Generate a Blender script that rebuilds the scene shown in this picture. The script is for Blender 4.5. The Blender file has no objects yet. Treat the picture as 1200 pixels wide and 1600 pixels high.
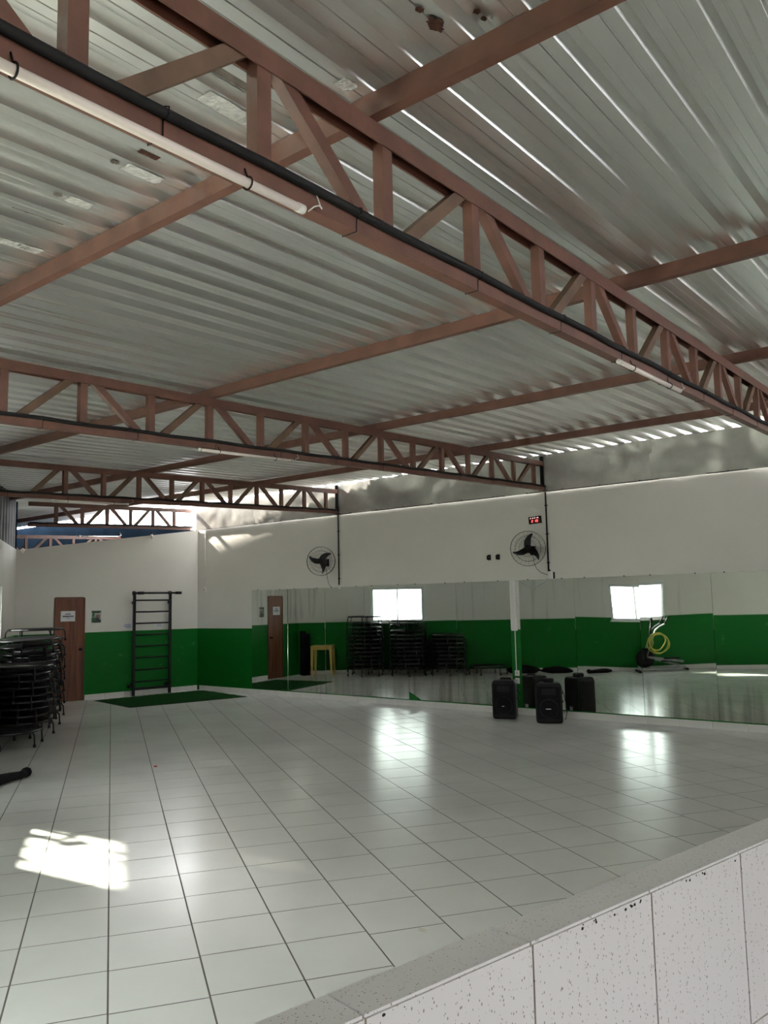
import bpy, math, random
from mathutils import Vector, Matrix, noise

random.seed(11)
sc = bpy.context.scene
COL = sc.collection

# ------------------------------------------------------------------ camera
CAM_H = 1.77
cam_d = bpy.data.cameras.new('camera')
cam = bpy.data.objects.new('camera', cam_d)
COL.objects.link(cam)
cam_d.sensor_fit = 'VERTICAL'
cam_d.sensor_height = 36.0
cam_d.lens = 1283.97 / 1600 * 36.0
cam_d.clip_start = 0.05
RIGHT = Vector((0.77998318, 0.62547366, -0.02022228))
UP = Vector((0.08534367, -0.07430246, 0.99357718))
BACK = Vector((0.61995378, -0.77669933, -0.11133488))
cam.matrix_world = Matrix(((RIGHT.x, UP.x, BACK.x, 0), (RIGHT.y, UP.y, BACK.y, 0),
                           (RIGHT.z, UP.z, BACK.z, CAM_H), (0, 0, 0, 1)))
sc.camera = cam

# ------------------------------------------------------------------ sky, sun, exposure
world = bpy.data.worlds.new('sky')
sc.world = world
world.use_nodes = True
bg = world.node_tree.nodes['Background']
bg.inputs[0].default_value = (0.975, 0.985, 1.0, 1)
bg.inputs[1].default_value = 11.5
sun_d = bpy.data.lights.new('sun', 'SUN')
sun_d.energy = 36.0
sun_d.color = (1.0, 0.93, 0.8)
sun_d.angle = math.radians(2.2)
sun = bpy.data.objects.new('sun', sun_d)
COL.objects.link(sun)
sun.location = (-20, 5, 15)
sun.rotation_euler = Vector((2.907, 0.435, -2.15)).to_track_quat('-Z', 'Y').to_euler()
sc.view_settings.view_transform = 'Standard'
sc.view_settings.look = 'None'
sc.view_settings.exposure = 0.55
sc.view_settings.gamma = 1.0
sc.view_settings.use_curve_mapping = False
sc.cycles.use_denoising = True
sc.cycles.max_bounces = 10
sc.cycles.diffuse_bounces = 6
sc.cycles.glossy_bounces = 6
sc.cycles.transparent_max_bounces = 12
sc.cycles.sample_clamp_indirect = 8.0


# ------------------------------------------------------------------ materials
def new_mat(name):
    m = bpy.data.materials.new(name)
    m.use_nodes = True
    nt = m.node_tree
    b = nt.nodes['Principled BSDF']
    return m, nt, b


def rgba(c):
    return (c[0], c[1], c[2], 1)


def mat(name, col, rough=0.5, metal=0.0, var=0.0, scale=4.0, bump=0.0, bscale=60.0, spec=0.5, rvar=0.0,
        stretch=(1, 1, 1), col2=None, emit=None, estr=0.0, coat=0.0):
    m, nt, b = new_mat(name)
    b.inputs['Roughness'].default_value = rough
    b.inputs['Metallic'].default_value = metal
    b.inputs['Specular IOR Level'].default_value = spec
    b.inputs['Coat Weight'].default_value = coat
    tc = nt.nodes.new('ShaderNodeTexCoord')
    mp = nt.nodes.new('ShaderNodeMapping')
    mp.inputs['Scale'].default_value = stretch
    nt.links.new(tc.outputs['Object'], mp.inputs[0])
    c2 = col2 if col2 else tuple(max(0, x * (1 - var)) for x in col)
    n = nt.nodes.new('ShaderNodeTexNoise')
    n.inputs['Scale'].default_value = scale
    n.inputs['Detail'].default_value = 6
    nt.links.new(mp.outputs[0], n.inputs['Vector'])
    r = nt.nodes.new('ShaderNodeValToRGB')
    r.color_ramp.elements[0].position = 0.35
    r.color_ramp.elements[1].position = 0.65
    r.color_ramp.elements[0].color = rgba(c2)
    r.color_ramp.elements[1].color = rgba(col)
    nt.links.new(n.outputs['Fac'], r.inputs[0])
    nt.links.new(r.outputs[0], b.inputs['Base Color'])
    if rvar:
        mr = nt.nodes.new('ShaderNodeMapRange')
        mr.inputs[3].default_value = rough - rvar
        mr.inputs[4].default_value = rough + rvar
        nt.links.new(n.outputs['Fac'], mr.inputs[0])
        nt.links.new(mr.outputs[0], b.inputs['Roughness'])
    if bump:
        n2 = nt.nodes.new('ShaderNodeTexNoise')
        n2.inputs['Scale'].default_value = bscale
        nt.links.new(mp.outputs[0], n2.inputs['Vector'])
        bp = nt.nodes.new('ShaderNodeBump')
        bp.inputs['Strength'].default_value = bump
        bp.inputs['Distance'].default_value = 0.01
        nt.links.new(n2.outputs['Fac'], bp.inputs['Height'])
        nt.links.new(bp.outputs[0], b.inputs['Normal'])
    if emit:
        b.inputs['Emission Color'].default_value = rgba(emit)
        b.inputs['Emission Strength'].default_value = estr
    return m


WHITE_P = (0.70, 0.68, 0.63)
GREEN_P = (0.001, 0.135, 0.014)
PAINT_Z = 1.325


def wall_paint():
    """white above, gloss green below the paint line; world height decides"""
    m, nt, b = new_mat('wall_paint')
    geo = nt.nodes.new('ShaderNodeNewGeometry')
    sep = nt.nodes.new('ShaderNodeSeparateXYZ')
    nt.links.new(geo.outputs['Position'], sep.inputs[0])
    gt = nt.nodes.new('ShaderNodeMath')
    gt.operation = 'GREATER_THAN'
    gt.inputs[1].default_value = PAINT_Z
    nt.links.new(sep.outputs['Z'], gt.inputs[0])
    n = nt.nodes.new('ShaderNodeTexNoise')
    n.inputs['Scale'].default_value = 1.3
    n.inputs['Detail'].default_value = 7
    nt.links.new(geo.outputs['Position'], n.inputs['Vector'])
    rw = nt.nodes.new('ShaderNodeValToRGB')
    rw.color_ramp.elements[0].color = rgba((0.63, 0.61, 0.56))
    rw.color_ramp.elements[1].color = rgba((0.73, 0.71, 0.66))
    nt.links.new(n.outputs['Fac'], rw.inputs[0])
    # chalky scuffs on the green
    n2 = nt.nodes.new('ShaderNodeTexNoise')
    n2.inputs['Scale'].default_value = 3.1
    n2.inputs['Detail'].default_value = 9
    n2.inputs['Roughness'].default_value = 0.75
    nt.links.new(geo.outputs['Position'], n2.inputs['Vector'])
    rg = nt.nodes.new('ShaderNodeValToRGB')
    rg.color_ramp.elements[0].position = 0.62
    rg.color_ramp.elements[0].color = rgba(GREEN_P)
    rg.color_ramp.elements[1].position = 0.82
    rg.color_ramp.elements[1].color = rgba((0.16, 0.42, 0.2))
    nt.links.new(n2.outputs['Fac'], rg.inputs[0])
    mix = nt.nodes.new('ShaderNodeMix')
    mix.data_type = 'RGBA'
    nt.links.new(gt.outputs[0], mix.inputs['Factor'])
    nt.links.new(rg.outputs[0], mix.inputs['A'])
    nt.links.new(rw.outputs[0], mix.inputs['B'])
    nt.links.new(mix.outputs['Result'], b.inputs['Base Color'])
    mr = nt.nodes.new('ShaderNodeMapRange')
    b.inputs['Specular IOR Level'].default_value = 0.22
    mr.inputs[3].default_value = 0.45
    mr.inputs[4].default_value = 0.7
    nt.links.new(gt.outputs[0], mr.inputs[0])
    nt.links.new(mr.outputs[0], b.inputs['Roughness'])
    bp = nt.nodes.new('ShaderNodeBump')
    bp.inputs['Strength'].default_value = 0.12
    bp.inputs['Distance'].default_value = 0.02
    nt.links.new(n.outputs['Fac'], bp.inputs['Height'])
    nt.links.new(bp.outputs[0], b.inputs['Normal'])
    return m


def mirror_mat():
    """silvered glass, slightly green, with brown tarnish streaks along the lower edge"""
    m, nt, b = new_mat('mirror_glass')
    b.inputs['Base Color'].default_value = (0.70, 0.76, 0.71, 1)
    b.inputs['Metallic'].default_value = 1.0
    b.inputs['Roughness'].default_value = 0.015
    tc = nt.nodes.new('ShaderNodeTexCoord')
    oi = nt.nodes.new('ShaderNodeObjectInfo')
    mp = nt.nodes.new('ShaderNodeMapping')
    mp.inputs['Scale'].default_value = (8, 1, 0.5)
    nt.links.new(tc.outputs['Object'], mp.inputs[0])
    add = nt.nodes.new('ShaderNodeVectorMath')
    add.operation = 'ADD'
    nt.links.new(mp.outputs[0], add.inputs[0])
    ml = nt.nodes.new('ShaderNodeMath')
    ml.operation = 'MULTIPLY'
    ml.inputs[1].default_value = 37.0
    nt.links.new(oi.outputs['Random'], ml.inputs[0])
    cx = nt.nodes.new('ShaderNodeCombineXYZ')
    nt.links.new(ml.outputs[0], cx.inputs[0])
    nt.links.new(ml.outputs[0], cx.inputs[2])
    nt.links.new(cx.outputs[0], add.inputs[1])
    n = nt.nodes.new('ShaderNodeTexNoise')
    n.inputs['Scale'].default_value = 1.0
    n.inputs['Detail'].default_value = 5
    nt.links.new(add.outputs[0], n.inputs['Vector'])
    sep = nt.nodes.new('ShaderNodeSeparateXYZ')
    nt.links.new(tc.outputs['Object'], sep.inputs[0])
    # streak strength is an object property: 1 at the foot, or at the head of the glass
    foot = nt.nodes.new('ShaderNodeMapRange')
    foot.inputs[1].default_value = 0.0
    foot.inputs[2].default_value = 0.62
    foot.inputs[3].default_value = 0.20
    foot.inputs[4].default_value = -0.05
    nt.links.new(sep.outputs['Z'], foot.inputs[0])
    at = nt.nodes.new('ShaderNodeAttribute')
    at.attribute_type = 'OBJECT'
    at.attribute_name = 'stain_foot'
    m1 = nt.nodes.new('ShaderNodeMath')
    m1.operation = 'MULTIPLY'
    nt.links.new(foot.outputs[0], m1.inputs[0])
    nt.links.new(at.outputs['Fac'], m1.inputs[1])
    head = nt.nodes.new('ShaderNodeMapRange')
    head.inputs[1].default_value = 1.1
    head.inputs[2].default_value = 1.5
    head.inputs[3].default_value = -0.05
    head.inputs[4].default_value = 0.13
    nt.links.new(sep.outputs['Z'], head.inputs[0])
    at2 = nt.nodes.new('ShaderNodeAttribute')
    at2.attribute_type = 'OBJECT'
    at2.attribute_name = 'stain_head'
    m2 = nt.nodes.new('ShaderNodeMath')
    m2.operation = 'MULTIPLY'
    nt.links.new(head.outputs[0], m2.inputs[0])
    nt.links.new(at2.outputs['Fac'], m2.inputs[1])
    s = nt.nodes.new('ShaderNodeMath')
    nt.links.new(m1.outputs[0], s.inputs[0])
    nt.links.new(m2.outputs[0], s.inputs[1])
    s2 = nt.nodes.new('ShaderNodeMath')
    nt.links.new(s.outputs[0], s2.inputs[0])
    nt.links.new(n.outputs['Fac'], s2.inputs[1])
    r = nt.nodes.new('ShaderNodeMapRange')
    r.inputs[1].default_value = 0.56
    r.inputs[2].default_value = 0.86
    r.inputs[3].default_value = 0.0
    r.inputs[4].default_value = 0.6
    nt.links.new(s2.outputs[0], r.inputs[0])
    df = nt.nodes.new('ShaderNodeBsdfDiffuse')
    df.inputs[0].default_value = (0.13, 0.085, 0.055, 1)
    mx = nt.nodes.new('ShaderNodeMixShader')
    nt.links.new(r.outputs[0], mx.inputs[0])
    nt.links.new(b.outputs[0], mx.inputs[1])
    nt.links.new(df.outputs[0], mx.inputs[2])
    nt.links.new(mx.outputs[0], nt.nodes['Material Output'].inputs[0])
    return m


def glass_mat():
    m, nt, b = new_mat('window_glass')
    nt.nodes.remove(b)
    t = nt.nodes.new('ShaderNodeBsdfTransparent')
    t.inputs[0].default_value = (0.93, 0.96, 0.94, 1)
    g = nt.nodes.new('ShaderNodeBsdfGlossy')
    g.inputs['Roughness'].default_value = 0.02
    mx = nt.nodes.new('ShaderNodeMixShader')
    mx.inputs[0].default_value = 0.07
    nt.links.new(t.outputs[0], mx.inputs[1])
    nt.links.new(g.outputs[0], mx.inputs[2])
    nt.links.new(mx.outputs[0], nt.nodes['Material Output'].inputs[0])
    return m


def tile_mat():
    m, nt, b = new_mat('floor_tile_glaze')
    geo = nt.nodes.new('ShaderNodeNewGeometry')
    oi = nt.nodes.new('ShaderNodeObjectInfo')
    n = nt.nodes.new('ShaderNodeTexNoise')
    n.inputs['Scale'].default_value = 0.9
    n.inputs['Detail'].default_value = 8
    nt.links.new(geo.outputs['Position'], n.inputs['Vector'])
    r = nt.nodes.new('ShaderNodeValToRGB')
    r.color_ramp.elements[0].position = 0.3
    r.color_ramp.elements[1].position = 0.7
    r.color_ramp.elements[0].color = rgba((0.60, 0.60, 0.575))
    r.color_ramp.elements[1].color = rgba((0.70, 0.70, 0.675))
    nt.links.new(n.outputs['Fac'], r.inputs[0])
    nt.links.new(r.outputs[0], b.inputs['Base Color'])
    n2 = nt.nodes.new('ShaderNodeTexNoise')
    n2.inputs['Scale'].default_value = 2.2
    n2.inputs['Detail'].default_value = 6
    nt.links.new(geo.outputs['Position'], n2.inputs['Vector'])
    mr = nt.nodes.new('ShaderNodeMapRange')
    mr.inputs[3].default_value = 0.15
    mr.inputs[4].default_value = 0.26
    nt.links.new(n2.outputs['Fac'], mr.inputs[0])
    nt.links.new(mr.outputs[0], b.inputs['Roughness'])
    n3 = nt.nodes.new('ShaderNodeTexNoise')
    n3.inputs['Scale'].default_value = 9
    nt.links.new(geo.outputs['Position'], n3.inputs['Vector'])
    bp = nt.nodes.new('ShaderNodeBump')
    bp.inputs['Strength'].default_value = 0.05
    bp.inputs['Distance'].default_value = 0.01
    nt.links.new(n3.outputs['Fac'], bp.inputs['Height'])
    nt.links.new(bp.outputs[0], b.inputs['Normal'])
    return m


def speckle_mat():
    m, nt, b = new_mat('speckled_tile')
    geo = nt.nodes.new('ShaderNodeNewGeometry')
    v = nt.nodes.new('ShaderNodeTexVoronoi')
    v.inputs['Scale'].default_value = 170
    mpv = nt.nodes.new('ShaderNodeMapping')
    mpv.inputs['Scale'].default_value = (1, 1, 0.6)
    nt.links.new(geo.outputs['Position'], mpv.inputs[0])
    nt.links.new(mpv.outputs[0], v.inputs['Vector'])
    sp = nt.nodes.new('ShaderNodeSeparateColor')
    nt.links.new(v.outputs['Color'], sp.inputs[0])
    # per-cell threshold so that only some cells carry a speck, of varied size
    mr = nt.nodes.new('ShaderNodeMapRange')
    mr.inputs[1].default_value = 0.28
    mr.inputs[2].default_value = 1.0
    mr.inputs[3].default_value = 0.0
    mr.inputs[4].default_value = 0.34
    nt.links.new(sp.outputs[0], mr.inputs[0])
    lt = nt.nodes.new('ShaderNodeMath')
    lt.operation = 'LESS_THAN'
    nt.links.new(v.outputs['Distance'], lt.inputs[0])
    nt.links.new(mr.outputs[0], lt.inputs[1])
    mx = nt.nodes.new('ShaderNodeMix')
    mx.data_type = 'RGBA'
    mx.inputs['A'].default_value = (0.65, 0.635, 0.63, 1)
    mx.inputs['B'].default_value = (0.27, 0.225, 0.20, 1)
    nt.links.new(lt.outputs[0], mx.inputs['Factor'])
    nt.links.new(mx.outputs['Result'], b.inputs['Base Color'])
    b.inputs['Roughness'].default_value = 0.42
    return m


def metal_sheet(name, base, rough, nscale, stretch, lo=0.75, rv=0.11, metal=0.8):
    m, nt, b = new_mat(name)
    b.inputs['Metallic'].default_value = metal
    tc = nt.nodes.new('ShaderNodeTexCoord')
    mp = nt.nodes.new('ShaderNodeMapping')
    mp.inputs['Scale'].default_value = stretch
    nt.links.new(tc.outputs['Object'], mp.inputs[0])
    n = nt.nodes.new('ShaderNodeTexNoise')
    n.inputs['Scale'].default_value = nscale
    n.inputs['Detail'].default_value = 8
    n.inputs['Roughness'].default_value = 0.65
    nt.links.new(mp.outputs[0], n.inputs['Vector'])
    r = nt.nodes.new('ShaderNodeValToRGB')
    r.color_ramp.elements[0].position = 0.3
    r.color_ramp.elements[1].position = 0.68
    r.color_ramp.elements[0].color = rgba(tuple(x * lo for x in base))
    r.color_ramp.elements[1].color = rgba(base)
    nt.links.new(n.outputs['Fac'], r.inputs[0])
    nt.links.new(r.outputs[0], b.inputs['Base Color'])
    mr = nt.nodes.new('ShaderNodeMapRange')
    mr.inputs[3].default_value = rough + rv
    mr.inputs[4].default_value = rough - rv
    nt.links.new(n.outputs['Fac'], mr.inputs[0])
    nt.links.new(mr.outputs[0], b.inputs['Roughness'])
    return m


M = {}
M['paint'] = wall_paint()
M['mirror'] = mirror_mat()
M['glass'] = glass_mat()
M['tile'] = tile_mat()
M['speckle'] = speckle_mat()
M['roof'] = metal_sheet('galvanised_sheet', (0.93, 0.94, 0.92), 0.31, 3.0, (1.0, 0.25, 1.0), 0.9, 0.03, 0.92)
M['flash'] = metal_sheet('plain_zinc_sheet', (0.70, 0.69, 0.66), 0.21, 2.0, (1, 1, 1), 0.7, 0.05, 0.6)
M['clad'] = mat('dark_cladding', (0.045, 0.047, 0.05), 0.7, 0.1, 0.3)
M['grout'] = mat('grout', (0.115, 0.102, 0.088), 0.85, 0, 0.3, 6)
M['lgrout'] = mat('pale_grout', (0.50, 0.42, 0.35), 0.85, 0, 0.25, 8)
M['steel'] = mat('red_oxide_primer', (0.185, 0.083, 0.058), 0.48, 0, 0.28, 7, 0.15, 40, rvar=0.1)
M['steel_dusty'] = mat('dusty_primer', (0.18, 0.105, 0.066), 0.6, 0, 0.35, 6, 0.1, 40)
M['white'] = mat('white_plastic', (0.75, 0.74, 0.71), 0.4, 0, 0.05)
M['tube'] = mat('lamp_tube', (0.84, 0.76, 0.70), 0.3, 0, 0.03)
M['black'] = mat('black_plastic', (0.007, 0.007, 0.008), 0.5, 0, 0.3, 20, spec=0.22)
M['blackgloss'] = mat('black_enamel', (0.010, 0.010, 0.011), 0.32, 0, 0.3, 20, spec=0.3)
M['ring'] = mat('black_ring_enamel', (0.012, 0.012, 0.013), 0.18, 0, 0.2, 20)
M['rubber'] = mat('black_rubber', (0.013, 0.013, 0.014), 0.7, 0, 0.3, 15, spec=0.3)
M['fabric'] = mat('black_fabric', (0.009, 0.009, 0.011), 0.85, 0, 0.4, 12, 0.5, 90, spec=0.15)
M['net'] = mat('trampoline_mat', (0.012, 0.012, 0.013), 0.42, 0, 0.4, 30, 0.3, 200, spec=0.35)
M['wood'] = mat('brown_door_wood', (0.20, 0.062, 0.026), 0.45, 0, 0.5, 3.0, 0.1, 30, stretch=(6, 6, 0.5))
M['doorframe'] = mat('door_frame', (0.13, 0.042, 0.02), 0.5, 0, 0.4, 4, stretch=(6, 6, 0.5))
M['grass'] = mat('artificial_grass', (0.012, 0.085, 0.016), 0.95, 0, 0.6, 60, 1.0, 220, spec=0.1)
M['paper'] = mat('paper', (0.72, 0.73, 0.74), 0.7, 0, 0.03)
M['ink'] = mat('grey_print', (0.10, 0.11, 0.13), 0.7)
M['blueink'] = mat('blue_print', (0.25, 0.30, 0.45), 0.7)
M['yellow'] = mat('yellow_plastic', (0.62, 0.44, 0.12), 0.45, 0, 0.12, 8)
M['hose'] = mat('yellow_hose', (0.62, 0.60, 0.10), 0.35, 0, 0.1, 9)
M['chrome'] = mat('grey_steel', (0.42, 0.42, 0.43), 0.3, 0.9, 0.2, 10)
M['blue'] = mat('dark_blue_wall', (0.006, 0.011, 0.019), 0.9, 0, 0.35, 2, spec=0.0)
M['ground'] = mat('outdoor_concrete', (0.56, 0.54, 0.50), 0.9, 0, 0.25, 1.5)
M['red'] = mat('red_led', (0.6, 0.02, 0.02), 0.5, emit=(1.0, 0.10, 0.10), estr=2.2)
M['pink'] = mat('pale_led', (0.6, 0.3, 0.3), 0.5, emit=(1.0, 0.62, 0.60), estr=1.1)
M['ledface'] = mat('led_face', (0.05, 0.002, 0.003), 0.25)
M['alu'] = mat('aluminium_frame', (0.55, 0.56, 0.57), 0.4, 0.7, 0.1)
M['foil'] = mat('foil_tape', (0.88, 0.88, 0.86), 0.24, 0.45, 0.25, 25, 0.8, 35)
M['rust'] = mat('rust', (0.10, 0.032, 0.014), 0.85, 0, 0.6, 30, col2=(0.03, 0.012, 0.008))
M['peel'] = mat('peeled_patch', (0.20, 0.17, 0.15), 0.7, 0.2, 0.4, 25)
M['leaf'] = mat('leaf', (0.035, 0.10, 0.02), 0.5, 0, 0.4, 8)
M['stem'] = mat('stem', (0.12, 0.08, 0.04), 0.8, 0, 0.4, 8)
M['postg'] = mat('poster_green', (0.03, 0.16, 0.06), 0.5, 0, 0.7, 22)
M['postw'] = mat('poster_pale', (0.52, 0.50, 0.46), 0.5, 0, 0.4, 22)
M['postd'] = mat('poster_dark', (0.02, 0.045, 0.03), 0.5, 0, 0.4, 22)
M['posts'] = mat('poster_rose', (0.25, 0.14, 0.13), 0.5, 0, 0.4, 22)


# ------------------------------------------------------------------ mesh helpers
class MB:
    def __init__(self):
        self.v = []
        self.f = []

    def box(self, c, s, ax=None):
        c = Vector(c)
        X, Y, Z = ax if ax else (Vector((1, 0, 0)), Vector((0, 1, 0)), Vector((0, 0, 1)))
        b = len(self.v)
        for dz in (-.5, .5):
            for dy in (-.5, .5):
                for dx in (-.5, .5):
                    self.v.append(c + X * (dx * s[0]) + Y * (dy * s[1]) + Z * (dz * s[2]))
        for q in ((0, 2, 3, 1), (4, 5, 7, 6), (0, 1, 5, 4), (2, 6, 7, 3), (0, 4, 6, 2), (1, 3, 7, 5)):
            self.f.append([b + i for i in q])
        return self

    def bar(self, a, b, w, h, up=(0, 0, 1)):
        """box from a to b; w across, h along up"""
        a, b = Vector(a), Vector(b)
        d = (b - a)
        L = d.length
        d.normalize()
        u = Vector(up)
        s = d.cross(u)
        if s.length < 1e-5:
            s = d.cross(Vector((1, 0, 0)))
        s.normalize()
        u = s.cross(d).normalized()
        return self.box((a + b) / 2, (L, w, h), (d, s, u))

    def tube(self, pts, r, n=8, closed=False):
        pts = [Vector(p) for p in pts]
        m = len(pts)
        rs = r if isinstance(r, (list, tuple)) else [r] * m
        base = len(self.v)
        prev = None
        for i, p in enumerate(pts):
            if closed:
                d = pts[(i + 1) % m] - pts[i - 1]
            else:
                d = pts[min(i + 1, m - 1)] - pts[max(i - 1, 0)]
            d.normalize()
            if prev is None:
                a = d.cross(Vector((0, 0, 1)))
                if a.length < 1e-3:
                    a = d.cross(Vector((1, 0, 0)))
            else:
                a = prev - d * prev.dot(d)
            a.normalize()
            prev = a
            b = d.cross(a)
            for k in range(n):
                t = 2 * math.pi * k / n
                self.v.append(p + a * (rs[i] * math.cos(t)) + b * (rs[i] * math.sin(t)))
        for i in range(m if closed else m - 1):
            j = (i + 1) % m
            for k in range(n):
                self.f.append([base + i * n + k, base + i * n + (k + 1) % n, base + j * n + (k + 1) % n, base + j * n + k])
        if not closed:
            self.f.append([base + k for k in range(n)][::-1])
            self.f.append([base + (m - 1) * n + k for k in range(n)])
        return self

    def ring(self, R, r, z=0, n=28, k=6, c=(0, 0, 0), ax=None):
        X, Y, Z = ax if ax else (Vector((1, 0, 0)), Vector((0, 1, 0)), Vector((0, 0, 1)))
        c = Vector(c)
        return self.tube([c + X * (R * math.cos(2 * math.pi * i / n)) + Y * (R * math.sin(2 * math.pi * i / n)) + Z * z
                          for i in range(n)], r, k, True)

    def lathe(self, prof, n=20, c=(0, 0, 0), ax=None):
        X, Y, Z = ax if ax else (Vector((1, 0, 0)), Vector((0, 1, 0)), Vector((0, 0, 1)))
        c = Vector(c)
        b = len(self.v)
        for (r, z) in prof:
            for k in range(n):
                t = 2 * math.pi * k / n
                self.v.append(c + X * (r * math.cos(t)) + Y * (r * math.sin(t)) + Z * z)
        for i in range(len(prof) - 1):
            for k in range(n):
                self.f.append([b + i * n + k, b + i * n + (k + 1) % n, b + (i + 1) * n + (k + 1) % n, b + (i + 1) * n + k])
        self.f.append([b + k for k in range(n)][::-1])
        self.f.append([b + (len(prof) - 1) * n + k for k in range(n)])
        return self

    def prism(self, poly, a, b_, ax):
        """poly 2D in (ax0, ax1), extruded along ax2 from a to b_"""
        X, Y, Z = ax
        b = len(self.v)
        n = len(poly)
        for h in (a, b_):
            for (x, y) in poly:
                self.v.append(X * x + Y * y + Z * h)
        self.f.append([b + i for i in range(n)][::-1])
        self.f.append([b + n + i for i in range(n)])
        for i in range(n):
            j = (i + 1) % n
            self.f.append([b + i, b + j, b + n + j, b + n + i])
        return self

    def grid(self, P):
        b = len(self.v)
        R, Cc = len(P), len(P[0])
        for row in P:
            for p in row:
                self.v.append(Vector(p))
        for i in range(R - 1):
            for j in range(Cc - 1):
                self.f.append([b + i * Cc + j, b + i * Cc + j + 1, b + (i + 1) * Cc + j + 1, b + (i + 1) * Cc + j])
        return self

    def mesh(self, name, m, smooth=False):
        me = bpy.data.meshes.new(name)
        me.from_pydata([tuple(v) for v in self.v], [], self.f)
        me.materials.append(m)
        if smooth:
            me.polygons.foreach_set('use_smooth', [True] * len(me.polygons))
        me.update()
        return me

    def build(self, name, m, parent=None, smooth=False, bevel=0, loc=None):
        return place(name, self.mesh(name, m, smooth), parent, loc, bevel)


def place(name, me, parent=None, loc=None, bevel=0, rot=None):
    o = bpy.data.objects.new(name, me)
    COL.objects.link(o)
    if parent:
        o.parent = parent
    if loc is not None:
        o.location = loc
    if rot is not None:
        o.rotation_euler = rot
    if bevel:
        md = o.modifiers.new('bevel', 'BEVEL')
        md.width = bevel
        md.segments = 2
        md.limit_method = 'ANGLE'
        md.angle_limit = math.radians(40)
    return o


def tag(o, label=None, cat=None, group=None, kind=None):
    if label:
        o['label'] = label
    if cat:
        o['category'] = cat
    if group:
        o['group'] = group
    if kind:
        o['kind'] = kind
    return o


def empty(name, loc=(0, 0, 0), rz=0):
    o = bpy.data.objects.new(name, None)
    o.empty_display_size = 0.1
    COL.objects.link(o)
    o.location = loc
    o.rotation_euler = (0, 0, rz)
    return o


def struct(o, label=None):
    o['kind'] = 'structure'
    if label:
        o['label'] = label
    return o


def copy_tree(o, parent=None):
    c = o.copy()
    COL.objects.link(c)
    if parent:
        c.parent = parent
    for ch in list(o.children):
        copy_tree(ch, c)
    return c


def V(*a):
    return Vector(a)


# ------------------------------------------------------------------ layout of the place
YM = 11.638                                   # face of the mirror wall
CORNER = V(-14.53, 11.638, 0)                 # mirror wall / back wall
C0 = V(-15.30, 7.87, 0)                       # back wall / left wall
LS = V(0.838, -0.545, 0).normalized()         # along the left wall, towards the camera side
LN = V(0.545, 0.838, 0).normalized()          # from the left wall into the hall
BD = V(0.184, 0.983, 0).normalized()          # along the back wall, towards the mirrors
BN = V(0.983, -0.184, 0).normalized()         # from the back wall into the hall
PD = V(0.188, 0.982, 0).normalized()          # along the parapet
PN = V(0.982, -0.188, 0).normalized()         # from the parapet towards the camera
UPV = V(0, 0, 1)
TROT = math.radians(1.5)                      # roof steelwork turned slightly off the wall
X_END = 3.2


def zt(y):
    return 3.96 + 0.040 * (y - 11.64)


def zb(y):
    return 3.50 + 0.042 * (y - 11.60)


def lw(s, o, z=0):
    return C0 + LS * s + LN * o + UPV * z


def bw(t, o, z=0):
    """t metres along the back wall from the left corner"""
    return C0 + BD * t + BN * o + UPV * z


# ------------------------------------------------------------------ ground outside
g = MB()
g.box((-6, 2, -0.11), (90, 90, 0.14))
struct(g.build('ground', M['ground']))

# ------------------------------------------------------------------ floor with tiles
TR = V(-0.838, 0.545, 0).normalized()         # along the tile rows, away from the camera
TX = V(0.545, 0.838, 0).normalized()
TW, TL = 0.4451, 0.4592
ROOM = [C0, lw(22.0, 0), V(X_END, YM, 0), CORNER]
fl = MB()
poly = [(p.x, p.y) for p in ROOM]
fl.prism(poly, -0.036, -0.0008, (V(1, 0, 0), V(0, 1, 0), UPV))
floor = struct(fl.build('floor', M['grout']))

PAR0 = V(-1.012, 1.617, 0)                    # a point on the inner line of the parapet


def clip(poly, p0, n):
    out = []
    m = len(poly)
    for i in range(m):
        a, b = poly[i], poly[(i + 1) % m]
        da, db = (a - p0).dot(n), (b - p0).dot(n)
        if da >= 0:
            out.append(a)
        if da * db < 0:
            out.append(a + (b - a) * (da / (da - db)))
    return out


CLIPS = [(lw(0, 0.004), LN), (V(0, YM - 0.004, 0), V(0, -1, 0)), (bw(0, 0.004), BN), (PAR0, -PN)]


def project(p):
    q = p - V(0, 0, CAM_H)
    z = -q.dot(BACK)
    if z < 0.2:
        return None
    return 600 + 1283.97 * q.dot(RIGHT) / z, 800 - 1283.97 * q.dot(UP) / z


def area2(poly):
    return 0.5 * sum(a.x * b.y - b.x * a.y for a, b in zip(poly, poly[1:] + poly[:1]))


def tile_mesh_from(poly):
    """flat tile with a small arris; poly in local xy"""
    mb = MB()
    n = len(poly)
    cx = sum((p for p in poly), Vector((0, 0, 0))) / n
    for sc_, z in ((1.0, -0.0030), (1.0, -0.0003), (0.998, 0.0)):
        for p in poly:
            q = cx + (p - cx) * sc_
            mb.v.append(V(q.x, q.y, z))
    for lv in (0, 1):
        for i in range(n):
            j = (i + 1) % n
            mb.f.append([lv * n + i, lv * n + j, (lv + 1) * n + j, (lv + 1) * n + i])
    mb.f.append([2 * n + i for i in range(n)])
    return mb


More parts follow.
